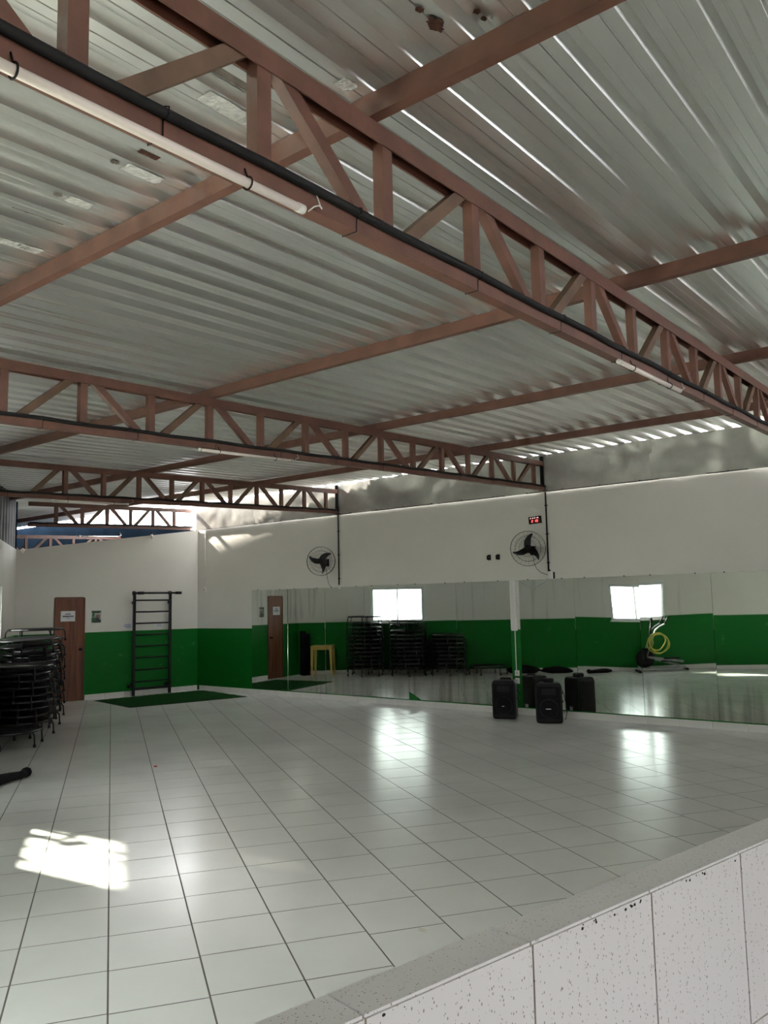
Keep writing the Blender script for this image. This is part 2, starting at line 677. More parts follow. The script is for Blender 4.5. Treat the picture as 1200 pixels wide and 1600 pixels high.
tiles = []
rowoff = {}
for i in range(-12, 32):
    rowoff[i] = random.uniform(-0.012, 0.012) if i < 3 else random.uniform(-0.05, 0.05)
    for j in range(-14, 42):
        a0 = 0.0124 + i * TW
        b0 = 4.050 + j * TL + rowoff[i]
        gp = 0.0042
        sq = [TX * (a0 + gp) + TR * (b0 + gp), TX * (a0 + TW - gp) + TR * (b0 + gp),
              TX * (a0 + TW - gp) + TR * (b0 + TL - gp), TX * (a0 + gp) + TR * (b0 + TL - gp)]
        if area2(sq) < 0:
            sq = sq[::-1]
        pl = sq
        for p0, n in CLIPS:
            pl = clip(pl, p0, n)
            if len(pl) < 3:
                break
        if len(pl) < 3 or abs(area2(pl)) < 0.002:
            continue
        full = len(pl) == 4 and abs(area2(pl)) > 0.995 * abs(area2(sq))
        c = sum(pl, Vector((0, 0, 0))) / len(pl)
        pr = [project(p) for p in pl]
        big = 0
        if all(pr):
            xs = [q[0] for q in pr]
            ys = [q[1] for q in pr]
            if max(xs) > 0 and min(xs) < 1200 and max(ys) > 0 and min(ys) < 1600:
                big = abs(sum(pr[k][0] * pr[(k + 1) % len(pr)][1] - pr[(k + 1) % len(pr)][0] * pr[k][1]
                              for k in range(len(pr)))) / 2
        tiles.append((big, full, pl, c))
tiles.sort(key=lambda t: -t[0])
ang = math.atan2(TX.y, TX.x)
std = tile_mesh_from([V(-TW / 2 + gp, -TL / 2 + gp, 0), V(TW / 2 - gp, -TL / 2 + gp, 0), V(TW / 2 - gp, TL / 2 - gp, 0),
                      V(-TW / 2 + gp, TL / 2 - gp, 0)]).mesh('tile', M['tile'])
rest = MB()
for k, (big, full, pl, c) in enumerate(tiles):
    tilt = (random.uniform(-.0006, .0006), random.uniform(-.0006, .0006), 0)
    if k < 300 and big > 0:
        if full:
            place('tile', std, floor, c, rot=(tilt[0], tilt[1], ang))
        else:
            tile_mesh_from([p - c for p in pl]).build('tile', M['tile'], floor, loc=c)
    else:
        t = tile_mesh_from(pl)
        b = len(rest.v)
        rest.v += t.v
        rest.f += [[b + q for q in f] for f in t.f]
ro = rest.build('tile_field', M['tile'], floor)
ro['kind'] = 'stuff'

# ------------------------------------------------------------------ walls
wr = MB()
wr.box(((-14.75 + X_END) / 2, YM + 0.075, 1.7435), (X_END + 14.75, 0.15, 3.487))
wall_right = struct(wr.build('wall_right', M['paint']))

# back wall with its sloping head
wbk = MB()
LB = (CORNER - C0).length
wbk.prism([(0, 0), (LB, 0), (LB, 3.487), (0, 2.94)], -0.14, 0.0, (BD, UPV, BN))
wbk.v = [v + C0 for v in wbk.v]
wall_back = struct(wbk.build('wall_back', M['paint']))

WIN = [(1.98, 3.35, 1.30, 2.20), (8.08, 9.33, 1.25, 2.16), (12.3, 14.5, 1.10, 2.35)]  # third opening is out of view, added to light the near floor and ceiling


def holed_wall(org, d, nrm_in, L, z1, holes, th):
    mb = MB()
    ss = sorted({0.0, L} | {h[0] for h in holes} | {h[1] for h in holes})
    zs = sorted({0.0, z1} | {h[2] for h in holes} | {h[3] for h in holes})
    for a, b in zip(ss, ss[1:]):
        for c, e in zip(zs, zs[1:]):
            if any(h[0] <= a and b <= h[1] and h[2] <= c and e <= h[3] for h in holes):
                continue
            mb.box(org + d * ((a + b) / 2) - nrm_in * (th / 2) + UPV * ((c + e) / 2), (b - a, th, e - c), (d, nrm_in, UPV))
    return mb


wl = holed_wall(C0, LS, LN, 22.0, 2.95, WIN, 0.15)
wall_left = struct(wl.build('wall_left', M['paint']))
rw = MB()
rp = lw(22.0, 0)
for y0, y1, z0, z1 in ((rp.y, 0.35, 0, 3.44), (1.75, YM, 0, 3.44), (0.35, 1.75, 2.1, 3.44)):  # the gap is an unseen doorway, added to bring daylight onto the parapet
    rw.box((X_END + 0.075, (y0 + y1) / 2, (z0 + z1) / 2), (0.15, y1 - y0, z1 - z0))
struct(rw.build('wall_rear_unseen', M['clad']))  # unseen wall, added closed and dark so the roof ribs reflect little light
# ribbed dark cladding between the left wall head and the roof
for k in range(11):
    s0, s1 = k * 2.0, k * 2.0 + 1.995
    cl = MB()
    rows = []
    nn = 21
    top, bot = [], []
    for i in range(nn):
        s = s0 + (s1 - s0) * i / (nn - 1)
        off = -0.03 if (i % 4) in (0, 1) else -0.06
        p = lw(s, off)
        top.append(V(p.x, p.y, zt(p.y) + 0.137))
        bot.append(V(p.x, p.y, 2.945))
    cl.grid([bot, top])
    cl.build('cladding_sheet', M['clad'], wall_left)

# windows; the last one is unseen and added for its daylight
for wi, (a, b, z0, z1) in enumerate(WIN):
    w = struct(empty('window_%d' % (wi + 1), lw((a + b) / 2, 0, z0)))
    w.rotation_euler = (0, 0, math.atan2(LS.y, LS.x))
    hw, h = (b - a) / 2, z1 - z0
    f = MB()
    for sx in (-1, 1):
        f.box((sx * (hw - 0.02), -0.07, h / 2), (0.04, 0.09, h))
    f.box((0, -0.07, 0.02), (2 * hw - 0.08, 0.09, 0.04)).box((0, -0.07, h - 0.02), (2 * hw - 0.08, 0.09, 0.04))
    f.build('window_frame', M['alu'], w)
    for sx in (-1, 1):
        sash = MB()
        x0, x1 = (-hw + 0.04, 0.02) if sx < 0 else (-0.02, hw - 0.04)
        yy = -0.055 if sx < 0 else -0.085
        for xx in (x0 + 0.0125, x1 - 0.0125):
            sash.box((xx, yy, h / 2), (0.025, 0.022, h - 0.08))
        sash.box(((x0 + x1) / 2, yy, 0.0525), (x1 - x0 - .05, 0.022, 0.025)).box(((x0 + x1) / 2, yy, h - 0.0525), (x1 - x0 - .05, 0.022, 0.025))
        so = sash.build('sash', M['alu'], w)
        MB().box(((x0 + x1) / 2, yy, h / 2), (x1 - x0 - 0.05, 0.004, h - 0.13)).build('pane', M['glass'], so)
    MB().box((0, 0.005, -0.012), (2 * hw + 0.06, 0.06, 0.024)).build('window_sill', M['white'], w)

# baseboards of cut tiles
bb_mesh = MB().box((0, 0, 0.05), (0.447, 0.010, 0.10)).mesh('baseboard_tile', M['white'])
bbg = MB().box(((-14.5 + X_END) / 2, YM - 0.002, 0.049), (X_END + 14.5, 0.004, 0.098))
bb_right = struct(bbg.build('baseboard_right', M['grout']))
x = -14.28
while x < X_END - 0.3:
    place('baseboard_tile', bb_mesh, bb_right, (x, YM - 0.0092, 0))
    x += 0.4515
DOOR_T0, DOOR_W, DOOR_H = 0.755, 0.555, 2.0
tb0 = DOOR_T0 + DOOR_W + 0.05
tb1 = LB - 0.02
bbg = MB().box(bw((tb0 + tb1) / 2, 0.002, 0.049), (tb1 - tb0, 0.004, 0.098), (BD, BN, UPV))
bb_back = struct(bbg.build('baseboard_back', M['grout']))
nb = 6
wd = (tb1 - tb0) / nb
me = MB().box((0, 0, 0.05), (wd - 0.005, 0.010, 0.10)).mesh('baseboard_tile', M['white'])
for k in range(nb):
    place('baseboard_tile', me, bb_back, bw(tb0 + wd * (k + .5), 0.0092), rot=(0, 0, math.atan2(BD.y, BD.x)))
bbg = MB().box(lw(11, 0.002, 0.049), (21.9, 0.004, 0.098), (LS, LN, UPV))
bb_left = struct(bbg.build('baseboard_left', M['grout']))
for k in range(48):
    place('baseboard_tile', bb_mesh, bb_left, lw(0.26 + k * 0.4515, 0.0092), rot=(0, 0, math.atan2(LS.y, LS.x)))

# zinc flashing above the mirror wall
fz0, fz1 = 3.47, zt(YM) + 0.106
xs = [-14.6, -12.75, -10.42, -8.15, -6.06, -4.30, -2.2, -0.1, 2.0, X_END]
for k in range(len(xs) - 1):
    nx, nz = 34, 12
    P = []
    for i in range(nz):
        row = []
        for j in range(nx):
            xx = xs[k] - 0.02 + (xs[k + 1] - xs[k] + 0.04) * j / (nx - 1)
            zz = fz0 + (fz1 - fz0) * i / (nz - 1)
            w = 0.028 * noise.noise(V(xx * 2.1 + k * 7.3, zz * 2.4, 3.1)) + 0.010 * noise.noise(V(xx * 5 + k, zz * 5, 9.2))
            row.append((xx, YM - 0.034 - (k % 2) * 0.004 + w, zz))
        P.append(row)
    MB().grid(P).build('flashing_sheet', M['flash'], wall_right, smooth=True)
tr1 = MB().box(((-14.6 + X_END) / 2, YM - 0.026, 3.478), (X_END + 14.6, 0.02, 0.012))
xx = -14.4
while xx < X_END:
    tr1.box((xx, YM - 0.03, 3.486), (0.018, 0.022, 0.016))
    xx += 0.62
struct(tr1.build('trim_1', M['black']))

# yard behind the back wall: dark blue side wall with an open strip under the roof, and an end wall
an = MB()
an.prism([(-24.0, 0), (-14.77, 0), (-14.77, 3.50), (-20.6, 4.045), (-21.5, 4.09), (-24.0, 4.09)], -YM - 0.18, -YM - 0.02, (V(1, 0, 0), UPV, V(0, -1, 0)))
struct(an.build('wall_yard_side', M['blue']))
an = MB()
an.prism([(1.0, 0), (11.6, 0), (11.6, zt(11.6) + 0.12), (1.0, zt(1.0) + 0.12)], -23.88, -23.72, (V(0, 1, 0), UPV, V(1, 0, 0)))
struct(an.build('wall_yard_end', M['blue']))
an = MB()
p0, p1 = C0 - BN * 0.0, C0 + V(-8.5, -2.2, 0)
an.bar(p0 + UPV * 1.95 - BN * .2, p1 + UPV * 1.95, 0.16, 3.9)
struct(an.build('wall_yard_left_unseen', M['blue']))  # unseen wall, added to keep light out of the yard

# ------------------------------------------------------------------ roof
ceiling = struct(empty('ceiling', (0, YM, 0), TROT))
PITCH = 0.218
NR = 5


def sheet_mesh(y0, y1):
    prof = []
    for r in range(NR):
        x0 = r * PITCH
        prof += [(x0, 0), (x0 + .044, 0), (x0 + .047, .003), (x0 + .053, .003), (x0 + .056, 0), (x0 + .100, 0), (x0 + .122, .046), (x0 + .150, .046),
                 (x0 + .153, .043), (x0 + .159, .043), (x0 + .162, .046), (x0 + .196, .046)]
    prof.append((NR * PITCH, 0))
    prof.append((NR * PITCH + 0.03, 0.0))
    mb = MB()
    rows = []
    for y in (y0, y1):
        rows.append([(px, y, zt(y + YM) + 0.090 + pz) for px, pz in prof])
    mb.grid(rows)
    return mb.mesh('roof_sheet', M['roof'])


shB = sheet_mesh(-5.6, 0.20)
k = 0
xx = -24.6
while xx < X_END + 0.4:
    # cut to follow the left wall with a small overhang
    wx = xx + NR * PITCH * 0.5 + 0.2
    yw = C0.y + (wx - C0.x) * LS.y / LS.x if wx > C0.x else C0.y - 3.2
    y_end = max(yw - 0.55, -4.2) - YM
    shA = sheet_mesh(y_end, -5.35) if y_end < -5.9 else None
    if shA:
        place('roof_sheet', shA, ceiling, (xx, 0, (k % 2) * 0.0012))
    place('roof_sheet', shB, ceiling, (xx, 0, 0.0035 + (k % 2) * 0.0012))
    xx += NR * PITCH
    k += 1

# purlins
PUR = [-2.9, -0.35, 2.27, 4.82, 7.38, 9.87]
PLAB = ['red-brown purlin over the camera, last one towards the left wall', 'red-brown purlin next nearer the left wall than the one at the tube lamp',
        'red-brown purlin crossing the near truss above the long tube lamp', 'red-brown purlin crossing the middle of the ceiling, second seen from the left',
        'red-brown purlin third from the left, two bays from the mirror wall', 'red-brown purlin running closest to the zinc flashing']
for y, lab in zip(PUR, PLAB):
    o = MB().box((0, 0, 0.045), (27.6, 0.05, 0.0885)).build('roof_purlin', M['steel'], loc=(-10.6, y, zt(y)))
    tag(o, lab, 'purlin', 'roof purlins')

# ------------------------------------------------------------------ trusses


def truss(x0, yl, p0, ps, label, grp='roof trusses', dz=0.0):
    root = empty('roof_truss', (x0, YM, zb(YM) + dz), TROT)
    tag(root, label, 'truss', grp)
    zo = zb(YM)

    def T(y):
        return zt(y) - zo

    def B(y):
        return zb(y) - zo
    yr = YM - 0.05
    a, b = yl - YM, yr - YM
    # chords: folded channels, top one open below, bottom one open above
    ch = MB()
    ch.bar((0, a, T(yl) - 0.003), (0, b, T(yr) - 0.003), 0.06, 0.006)
    for sx in (-1, 1):
        ch.bar((sx * 0.027, a, T(yl) - 0.041), (sx * 0.027, b, T(yr) - 0.041), 0.006, 0.07)
    ch.build('top_chord', M['steel'], root)
    ch = MB()
    ch.bar((0, a, B(yl) + 0.003), (0, b, B(yr) + 0.003), 0.06, 0.006)
    for sx in (-1, 1):
        ch.bar((sx * 0.027, a, B(yl) + 0.041), (sx * 0.027, b, B(yr) + 0.041), 0.006, 0.07)
    ch.build('bottom_chord', M['steel'], root)
    peaks = []
    y = p0
    while y > yl + 0.3:
        y -= ps
    while y < yr - 0.1:
        if y > yl + 0.1:
            peaks.append(y)
        y += ps
    for i, y in enumerate(peaks):
        MB().bar((0, y - YM, B(y) + 0.007), (0, y - YM, T(y) - 0.007), 0.048, 0.062, (0, 1, 0)).build('vertical_strut', M['steel'], root)
        for sg in (-1, 1):
            yv = y + sg * ps / 2
            if yv < yl or yv > yr - 0.02:
                continue
            if sg > 0:
                MB().bar((0, yv - YM, B(yv) + 0.007), (0, yv - YM, T(yv) - 0.007), 0.048, 0.060, (0, 1, 0)).build('vertical_strut', M['steel'], root)
            ya, yb = y + sg * 0.07, yv - sg * 0.075
            MB().bar((0, ya - YM, T(ya) - 0.03), (0, yb - YM, B(yb) + 0.03), 0.044, 0.055).build('diagonal_strut', M['steel'] if sg > 0 else M['steel_dusty'], root)
    # black conduit strapped along the bottom chord
    pts = []
    n = 40
    for i in range(n + 1):
        yy = yl + (yr - yl) * i / n
        pts.append((0.042, yy - YM, B(yy) + 0.066 + 0.004 * math.sin(i * 1.7)))
    cd = MB().tube(pts, 0.016, 8).build('conduit', M['rubber'], root, smooth=True)
    tie = MB().tube([(-.033, 0, -.003), (.033, 0, -.003), (.034, 0, .045), (.058, 0, .055), (.060, 0, .076), (.040, 0, .085), (-.033, 0, .079)], 0.0022, 5, True).mesh('cable_tie', M['black'])
    yy = yl + 0.35
    while yy < yr:
        place('cable_tie', tie, root, (0, yy - YM, B(yy)))
        yy += 0.85
    return root


truss(-2.10, -0.75, 1.70, 1.315, 'nearest red-brown lattice truss, crossing the top of the picture diagonally')
truss(-6.048, 1.95, 3.50, 1.30, 'second red-brown lattice truss, ending above the red clock')
truss(-10.40, 4.75, 5.92, 1.19, 'third red-brown lattice truss, ending above the far fan')
truss(-14.75, 7.75, 8.30, 1.12, 'fourth lattice truss, above the back wall with the door')
truss(-17.5, 5.9, 8.60, 1.15, 'farthest lattice truss, hung lower, seen over the back wall against dark blue', dz=-0.42)
for x0, lab in ((-6.048, 'short steel post where the truss meets the wall above the near fan'), (-10.40, 'short steel post where the truss meets the wall above the far fan')):
    po = empty('truss_post', (x0, YM - 0.045, 3.49))
    tag(po, lab, 'post', 'truss posts')
    MB().box((0, 0, 0.275), (0.05, 0.04, 0.55)).build('post', M['black'], po)
    MB().box((0, 0.01, 0.006), (0.13, 0.06, 0.01)).build('base_plate', M['steel'], po)

# ------------------------------------------------------------------ tube lamps


def tube_lamp(x0, y0, y1, label, off=0.042, dz=-0.024):
    """hung under the camera-side edge of a bottom chord of the truss at x0"""
    L = y1 - y0
    ca, sa = math.cos(TROT), math.sin(TROT)

    def W(lx, ly, z):
        return V(x0 + lx * ca - ly * sa, YM + lx * sa + ly * ca, z)
    base = W(off, y0 - YM, zb(y0) + dz)
    root = empty('tube_lamp', base, TROT)
    tag(root, label, 'lamp', 'tube lamps')
    sl = 0.042
    root.rotation_euler = (math.atan(sl), 0, TROT)
    MB().tube([(0, 0.03, 0), (0, L - 0.03, 0)], 0.0145, 12).build('tube', M['tube'], root, smooth=True)
    for a, b in ((0, 0.03), (L - 0.03, L)):
        MB().tube([(0, a, 0), (0, b, 0)], 0.016, 12).build('end_cap', M['white'], root, smooth=True)
    for t in (0.2, 0.8):
        c = MB().ring(0.020, 0.003, 0, 14, 5, (0, L * t, 0), (V(1, 0, 0), UPV, V(0, 1, 0)))
        c.tube([(0, L * t, 0.018), (-0.012, L * t, 0.05)], 0.003, 5)
        c.build('clip', M['black'], root)
    w = []
    for i in range(9):
        t = i / 8
        w.append((0.004 + 0.012 * math.sin(t * 6), L + 0.02 + 0.07 * math.sin(t * 2.6), 0.0 + 0.085 * t + 0.012 * math.sin(t * 9)))
    MB().tube(w, 0.0025, 5).build('lead_wire', M['white'], root, smooth=True)
    return root


tube_lamp(-2.10, 0.62, 1.86, 'long white tube lamp under the nearest truss, upper left')
tube_lamp(-2.10, 4.62, 5.78, 'white tube lamp under the right part of the nearest truss')
tube_lamp(-6.048, 4.64, 5.86, 'white tube lamp under the middle of the second truss')
tube_lamp(-10.40, 5.70, 6.90, 'white tube lamp under the third truss')
tube_lamp(-17.5, 10.45, 11.5, 'white tube lamp on the farthest truss by the bright gap', dz=0.03)

# ------------------------------------------------------------------ parapet
PZ = 1.06
PT = 0.112
par = MB()
pa, pb = PAR0 - PD * 3.6, PAR0 + PD * 10.1
mid = (pa + pb) / 2 + PN * (PT / 2)
par.box(mid + UPV * ((PZ - 0.006) / 2), ((pb - pa).length, PT - 0.004, PZ - 0.006), (PD, PN, UPV))
parapet = struct(par.build('wall_front', M['lgrout']))
parapet['label'] = 'low parapet of speckled pale tiles in the foreground'
PJ = 0.4508
ftile = MB().box((0, 0, 0), (PJ - 0.006, 0.008, 0.448)).mesh('face_tile', M['speckle'])
ltile = MB().box((0, 0, 0), (PJ - 0.006, 0.008, 0.142)).mesh('face_tile', M['speckle'])
ctile = MB().box((0, 0, 0), (PJ - 0.005, PT - 0.006, 0.006)).mesh('cap_tile', M['speckle'])
rz = math.atan2(PD.y, PD.x)
for k in range(-8, 22):
    c = PAR0 + PD * (0.0 + PJ * (k + .5))
    if (c - pa).dot(PD) < PJ / 2 or (pb - c).dot(PD) < PJ / 2:
        continue
    for face in (1, 0):
        oo = PN * (PT - 0.002) if face else PN * 0.002
        for zc, me in ((PZ - 0.004 - 0.226, ftile), (PZ - 0.004 - 0.679, ftile), (0.074, ltile)):
            o = place('face_tile', me, parapet, c + oo + UPV * zc, rot=(0, 0, rz))
    place('cap_tile', ctile, parapet, c + PN * (PT / 2) + UPV * (PZ - 0.003), rot=(0, 0, rz))
chips = MB()
for k in range(26):
    d = random.choice([-.40, -.36, .12, .17, .22, .27, .30, .34, .37, .41, .62, .66, .70, .80, .86, .88, .95, 1.3, 1.42]) + random.uniform(-.012, .012)
    r = random.uniform(0.0012, 0.0045)
    c = PAR0 + PD * d + PN * (PT + 0.0021) + UPV * (PZ - 0.004 - random.uniform(0.004, 0.013))
    n = 7
    b = len(chips.v)
    for q in range(n):
        t = 2 * math.pi * q / n
        rr = r * random.uniform(0.7, 1.2)
        chips.v.append(c + PD * (rr * 1.3 * math.cos(t)) + UPV * (rr * math.sin(t)) + PN * 0.0003)
    chips.f.append([b + q for q in range(n)])
ch = chips.build('edge_chips', M['rubber'], parapet)
ch['kind'] = 'stuff'

# ------------------------------------------------------------------ mirrors
MZ0, MZ1 = 0.118, 2.105


def mirror(x0, x1, label, twist=0.0, yaw=0.0, pitch=0.0, cut=False, foot=0.6, head=0.0):
    w, h = x1 - x0 - 0.004, MZ1 - MZ0
    mb = MB()
    nx, nz = 8, 14
    P = []
    for j in range(nz + 1):
        row = []
        for i in range(nx + 1):
            xx = -w / 2 + w * i / nx
            zz = h * j / nz
            if cut:                                   # broken lower left corner
                lim = 0.13 * max(0, 1 - ((xx + w / 2) / 0.20)) ** 0.6 if xx + w / 2 < 0.20 else 0
                zz = max(zz, lim) if j == 0 else zz
            y = twist * xx * (zz - h / 2) + yaw * xx + pitch * (zz - h / 2)
            row.append((xx, y, zz))
        P.append(row)
    mb.grid(P)
    nb_ = (nx + 1) * (nz + 1)
    # edge and back
    bv = len(mb.v)
    mb.v += [v + V(0, 0.004, 0) for v in mb.v[:nb_]]
    mb.f += [[bv + q for q in f][::-1] for f in mb.f[:nx * nz]]
    front = len(mb.v)
    mb.v += [v.copy() for v in mb.v[:2 * nb_]]
    rim = [i for i in range(nx + 1)] + [j * (nx + 1) + nx for j in range(1, nz + 1)] + \
          [nz * (nx + 1) + i for i in range(nx - 1, -1, -1)] + [j * (nx + 1) for j in range(nz - 1, 0, -1)]
    for q in range(len(rim)):
        a, b = rim[q], rim[(q + 1) % len(rim)]
        mb.f.append([front + b, front + a, front + a + bv, front + b + bv])
    o = mb.build('wall_mirror', M['mirror'], loc=((x0 + x1) / 2, YM - 0.013, MZ0), smooth=False)
    for k in range(nx * nz):
        o.data.polygons[k].use_smooth = True
    o['stain_foot'] = float(foot)
    o['stain_head'] = float(head)
    tag(o, label, 'mirror', 'mirror panels on the wall')
    for t in (-0.32, 0.30):
        MB().lathe([(0.009, 0), (0.009, 0.006), (0.004, 0.009)], 10, (t * w, -0.002, h + 0.004),
                   (V(1, 0, 0), UPV, V(0, -1, 0))).build('fixing_screw', M['black'], o)
    return o


mirror(-12.83, -11.78, 'leftmost mirror panel, beside the green corner, reflecting the ladder', yaw=-0.010, foot=0.5, head=0.9)
mirror(-11.78, -10.77, 'second mirror panel from the corner, with brown tarnish streaks near its head', yaw=-0.007, foot=0.5, head=1.3)
mirror(-10.77, -9.79, 'third mirror panel from the corner, below the far fan', yaw=-0.003, pitch=-0.0006, foot=0.9)
mirror(-9.79, -8.80, 'fourth mirror panel from the corner, holding most of the reflected window', foot=0.9)
mirror(-8.80, -7.77, 'fifth mirror panel from the corner, with a broken lower corner', cut=True, foot=0.8)
mirror(-7.77, -6.73, 'sixth mirror panel from the corner, left of the white cable trunking', pitch=0.0006, foot=0.8)
mirror(-6.56, -5.61, 'mirror panel just right of the white cable trunking, behind the speakers', pitch=0.0004, foot=0.2)
mirror(-5.61, -4.60, 'warped mirror panel showing the left piece of the broken-looking reflected window', twist=0.0045, foot=0.3)
mirror(-4.60, -3.57, 'mirror panel showing the right piece of the reflected window, rusty at its foot', twist=-0.003, pitch=-0.0016, foot=1.3)
mirror(-3.57, -2.56, 'rightmost mirror panel in view, stained brown near the floor', pitch=-0.0004, foot=1.2)
mirror(-2.56, -1.55, 'mirror panel beyond the right edge of the picture', foot=1.0)

# ------------------------------------------------------------------ cable trunking, conduits, sockets
t = empty('cable_trunking', (-6.66, YM, 0.5))
tag(t, 'white vertical cable trunking between two mirror panels', 'trunking')
MB().box((-0.035, -0.014, 1.205), (0.042, 0.026, 0.80)).build('trunk_cover', M['white'], t, bevel=0.003)
MB().box((0.020, -0.017, 1.205), (0.048, 0.032, 0.80)).build('trunk_cover', M['white'], t, bevel=0.003)
MB().tube([(0.0, -0.008, 0.80), (0.0, -0.008, 0.12)], 0.007, 8).build('thin_conduit', M['white'], t)
for z, lab in ((0.60, 'upper white wall socket at the foot of the trunking'), (0.48, 'lower white wall socket at the foot of the trunking')):
    s = empty('wall_socket', (-6.645, YM - 0.001, z))
    tag(s, lab, 'socket', 'sockets below the trunking')
    MB().box((0, -0.012, 0.04), (0.075, 0.022, 0.085)).build('socket_plate', M['white'], s, bevel=0.004)
    MB().box((0, -0.0238, 0.04), (0.032, 0.003, 0.038)).build('socket_face', M['alu'], s)


def vpipe(x, z0, z1, m, r, label, name='conduit_pipe'):
    o = empty(name, (x, YM - r - 0.001, z0))
    tag(o, label, 'pipe')
    MB().tube([(0, 0, 0), (0, 0, z1 - z0)], r, 10).build('pipe', m, o, smooth=True)
    c = MB()
    z = 0.15
    while z < z1 - z0:
        c.box((0, 0.004, z), (2 * r + 0.022, 2 * r - 0.004, 0.016))
        z += 0.45
    c.build('saddle_clips', m, o)
    return o


vpipe(-6.02, 2.21, 3.47, M['black'], 0.013, 'black conduit pipe running down the wall beside the near fan')
vpipe(-10.40, 2.115, 3.47, M['black'], 0.013, 'black conduit pipe running down the wall beside the far fan')
vpipe(-14.33, 2.22, 3.47, M['white'], 0.008, 'thin pale conduit near the corner above the wall lamp switch')
b = empty('junction_box', (-5.975, YM - 0.001, 2.115))
tag(b, 'white junction box under the black conduit beside the near fan', 'box')
MB().box((0, -0.025, 0.055), (0.085, 0.048, 0.11)).build('box_body', M['white'], b, bevel=0.004)
MB().box((0.048, -0.02, 0.045), (0.012, 0.04, 0.10)).build('side_plate', M['black'], b)
MB().tube([(-0.03, -0.022, 0.11), (-0.03, -0.022, 0.135)], 0.022, 10).build('gland', M['black'], b)
b = empty('junction_box', (-10.40, YM - 0.001, 2.11))
tag(b, 'small white junction box at the foot of the far conduit', 'box')
MB().box((0.01, -0.015, 0.0), (0.05, 0.03, 0.07)).build('box_body', M['white'], b, bevel=0.003)
MB().box((0.01, -0.031, 0.0), (0.03, 0.004, 0.045)).build('box_lid', M['alu'], b)
b = empty('wall_switch', (-14.33, YM - 0.001, 2.10))
tag(b, 'small beige switch box hanging from a conduit by the corner', 'switch')
MB().box((0, -0.02, 0.06), (0.065, 0.04, 0.12)).build('box_body', M['white'], b, bevel=0.004)
MB().box((0, -0.042, 0.06), (0.025, 0.006, 0.04)).build('rocker', M['yellow'], b)
# drooping cable from trunking to junction box
pts = []
for i in range(17):
    t_ = i / 16
    pts.append((-6.62 + 0.63 * t_, YM - 0.022 - 0.02 * math.sin(math.pi * t_), 2.11 + 0.02 * t_ - 0.13 * math.sin(math.pi * t_) + 0.012 * math.sin(9 * t_)))
tag(MB().tube(pts, 0.006, 6).build('cable', M['alu'], smooth=True), 'grey cable drooping over the mirror to the junction box', 'cable')
for x, lab in ((-7.09, 'left one of two small black wall brackets'), (-6.92, 'right one of two small black wall brackets')):
    b = empty('wall_bracket', (x, YM - 0.001, 2.45))
    tag(b, lab, 'bracket', 'small black brackets left of the near fan')
    MB().box((0, -0.005, 0.045), (0.055, 0.010, 0.09)).build('back_plate', M['black'], b)
    f = MB()
    for sx in (-1, 1):
        f.box((sx * 0.022, -0.028, 0.045), (0.008, 0.036, 0.06))
    f.box((0, -0.03, 0.012), (0.05, 0.034, 0.008))
    f.build('fork', M['blackgloss'], b)
    MB().box((0, -0.012, 0.05), (0.02, 0.008, 0.03)).build('insert', M['alu'], b)

# digital clock
ck = empty('digital_clock', (-6.215, YM - 0.001, 3.045))
ck.rotation_euler = (0, math.radians(-3), 0)
tag(ck, 'small black digital wall clock with red figures', 'clock')
MB().box((0, -0.02, 0), (0.215, 0.038, 0.115)).build('case', M['black'], ck, bevel=0.004)
fc = MB().box((0, -0.041, 0.0), (0.192, 0.004, 0.092)).build('face', M['ledface'], ck)
SEG = {'a': ((0, 1), 'h'), 'g': ((0, 0), 'h'), 'd': ((0, -1), 'h'), 'f': ((-1, .5), 'v'), 'b': ((1, .5), 'v'), 'e': ((-1, -.5), 'v'), 'c': ((1, -.5), 'v')}
DIG = {'2': 'abged', '1': 'bc', '0': 'abcdef'}
for dx, chh in ((-0.040, '2'), (0.008, '1'), (0.046, '0')):
    d = MB()
    for sgm in DIG[chh]:
        (px, pz), o_ = SEG[sgm]
        d.box((dx + px * 0.0105, -0.044, -0.018 + pz * 0.0165), (0.020, 0.003, 0.0055) if o_ == 'h' else (0.0055, 0.003, 0.0165))
    d.build('digit', M['red'], fc)
for dx in (-0.072, -0.032, 0.004, 0.048):
    d = MB()
    for q in range(3 if dx > 0.04 else 2):
        d.box((dx + q * 0.011, -0.044, 0.028 + (q % 2) * 0.004), (0.008, 0.003, 0.011))
    d.build('indicator', M['pink'], fc)

# ------------------------------------------------------------------ wall fans


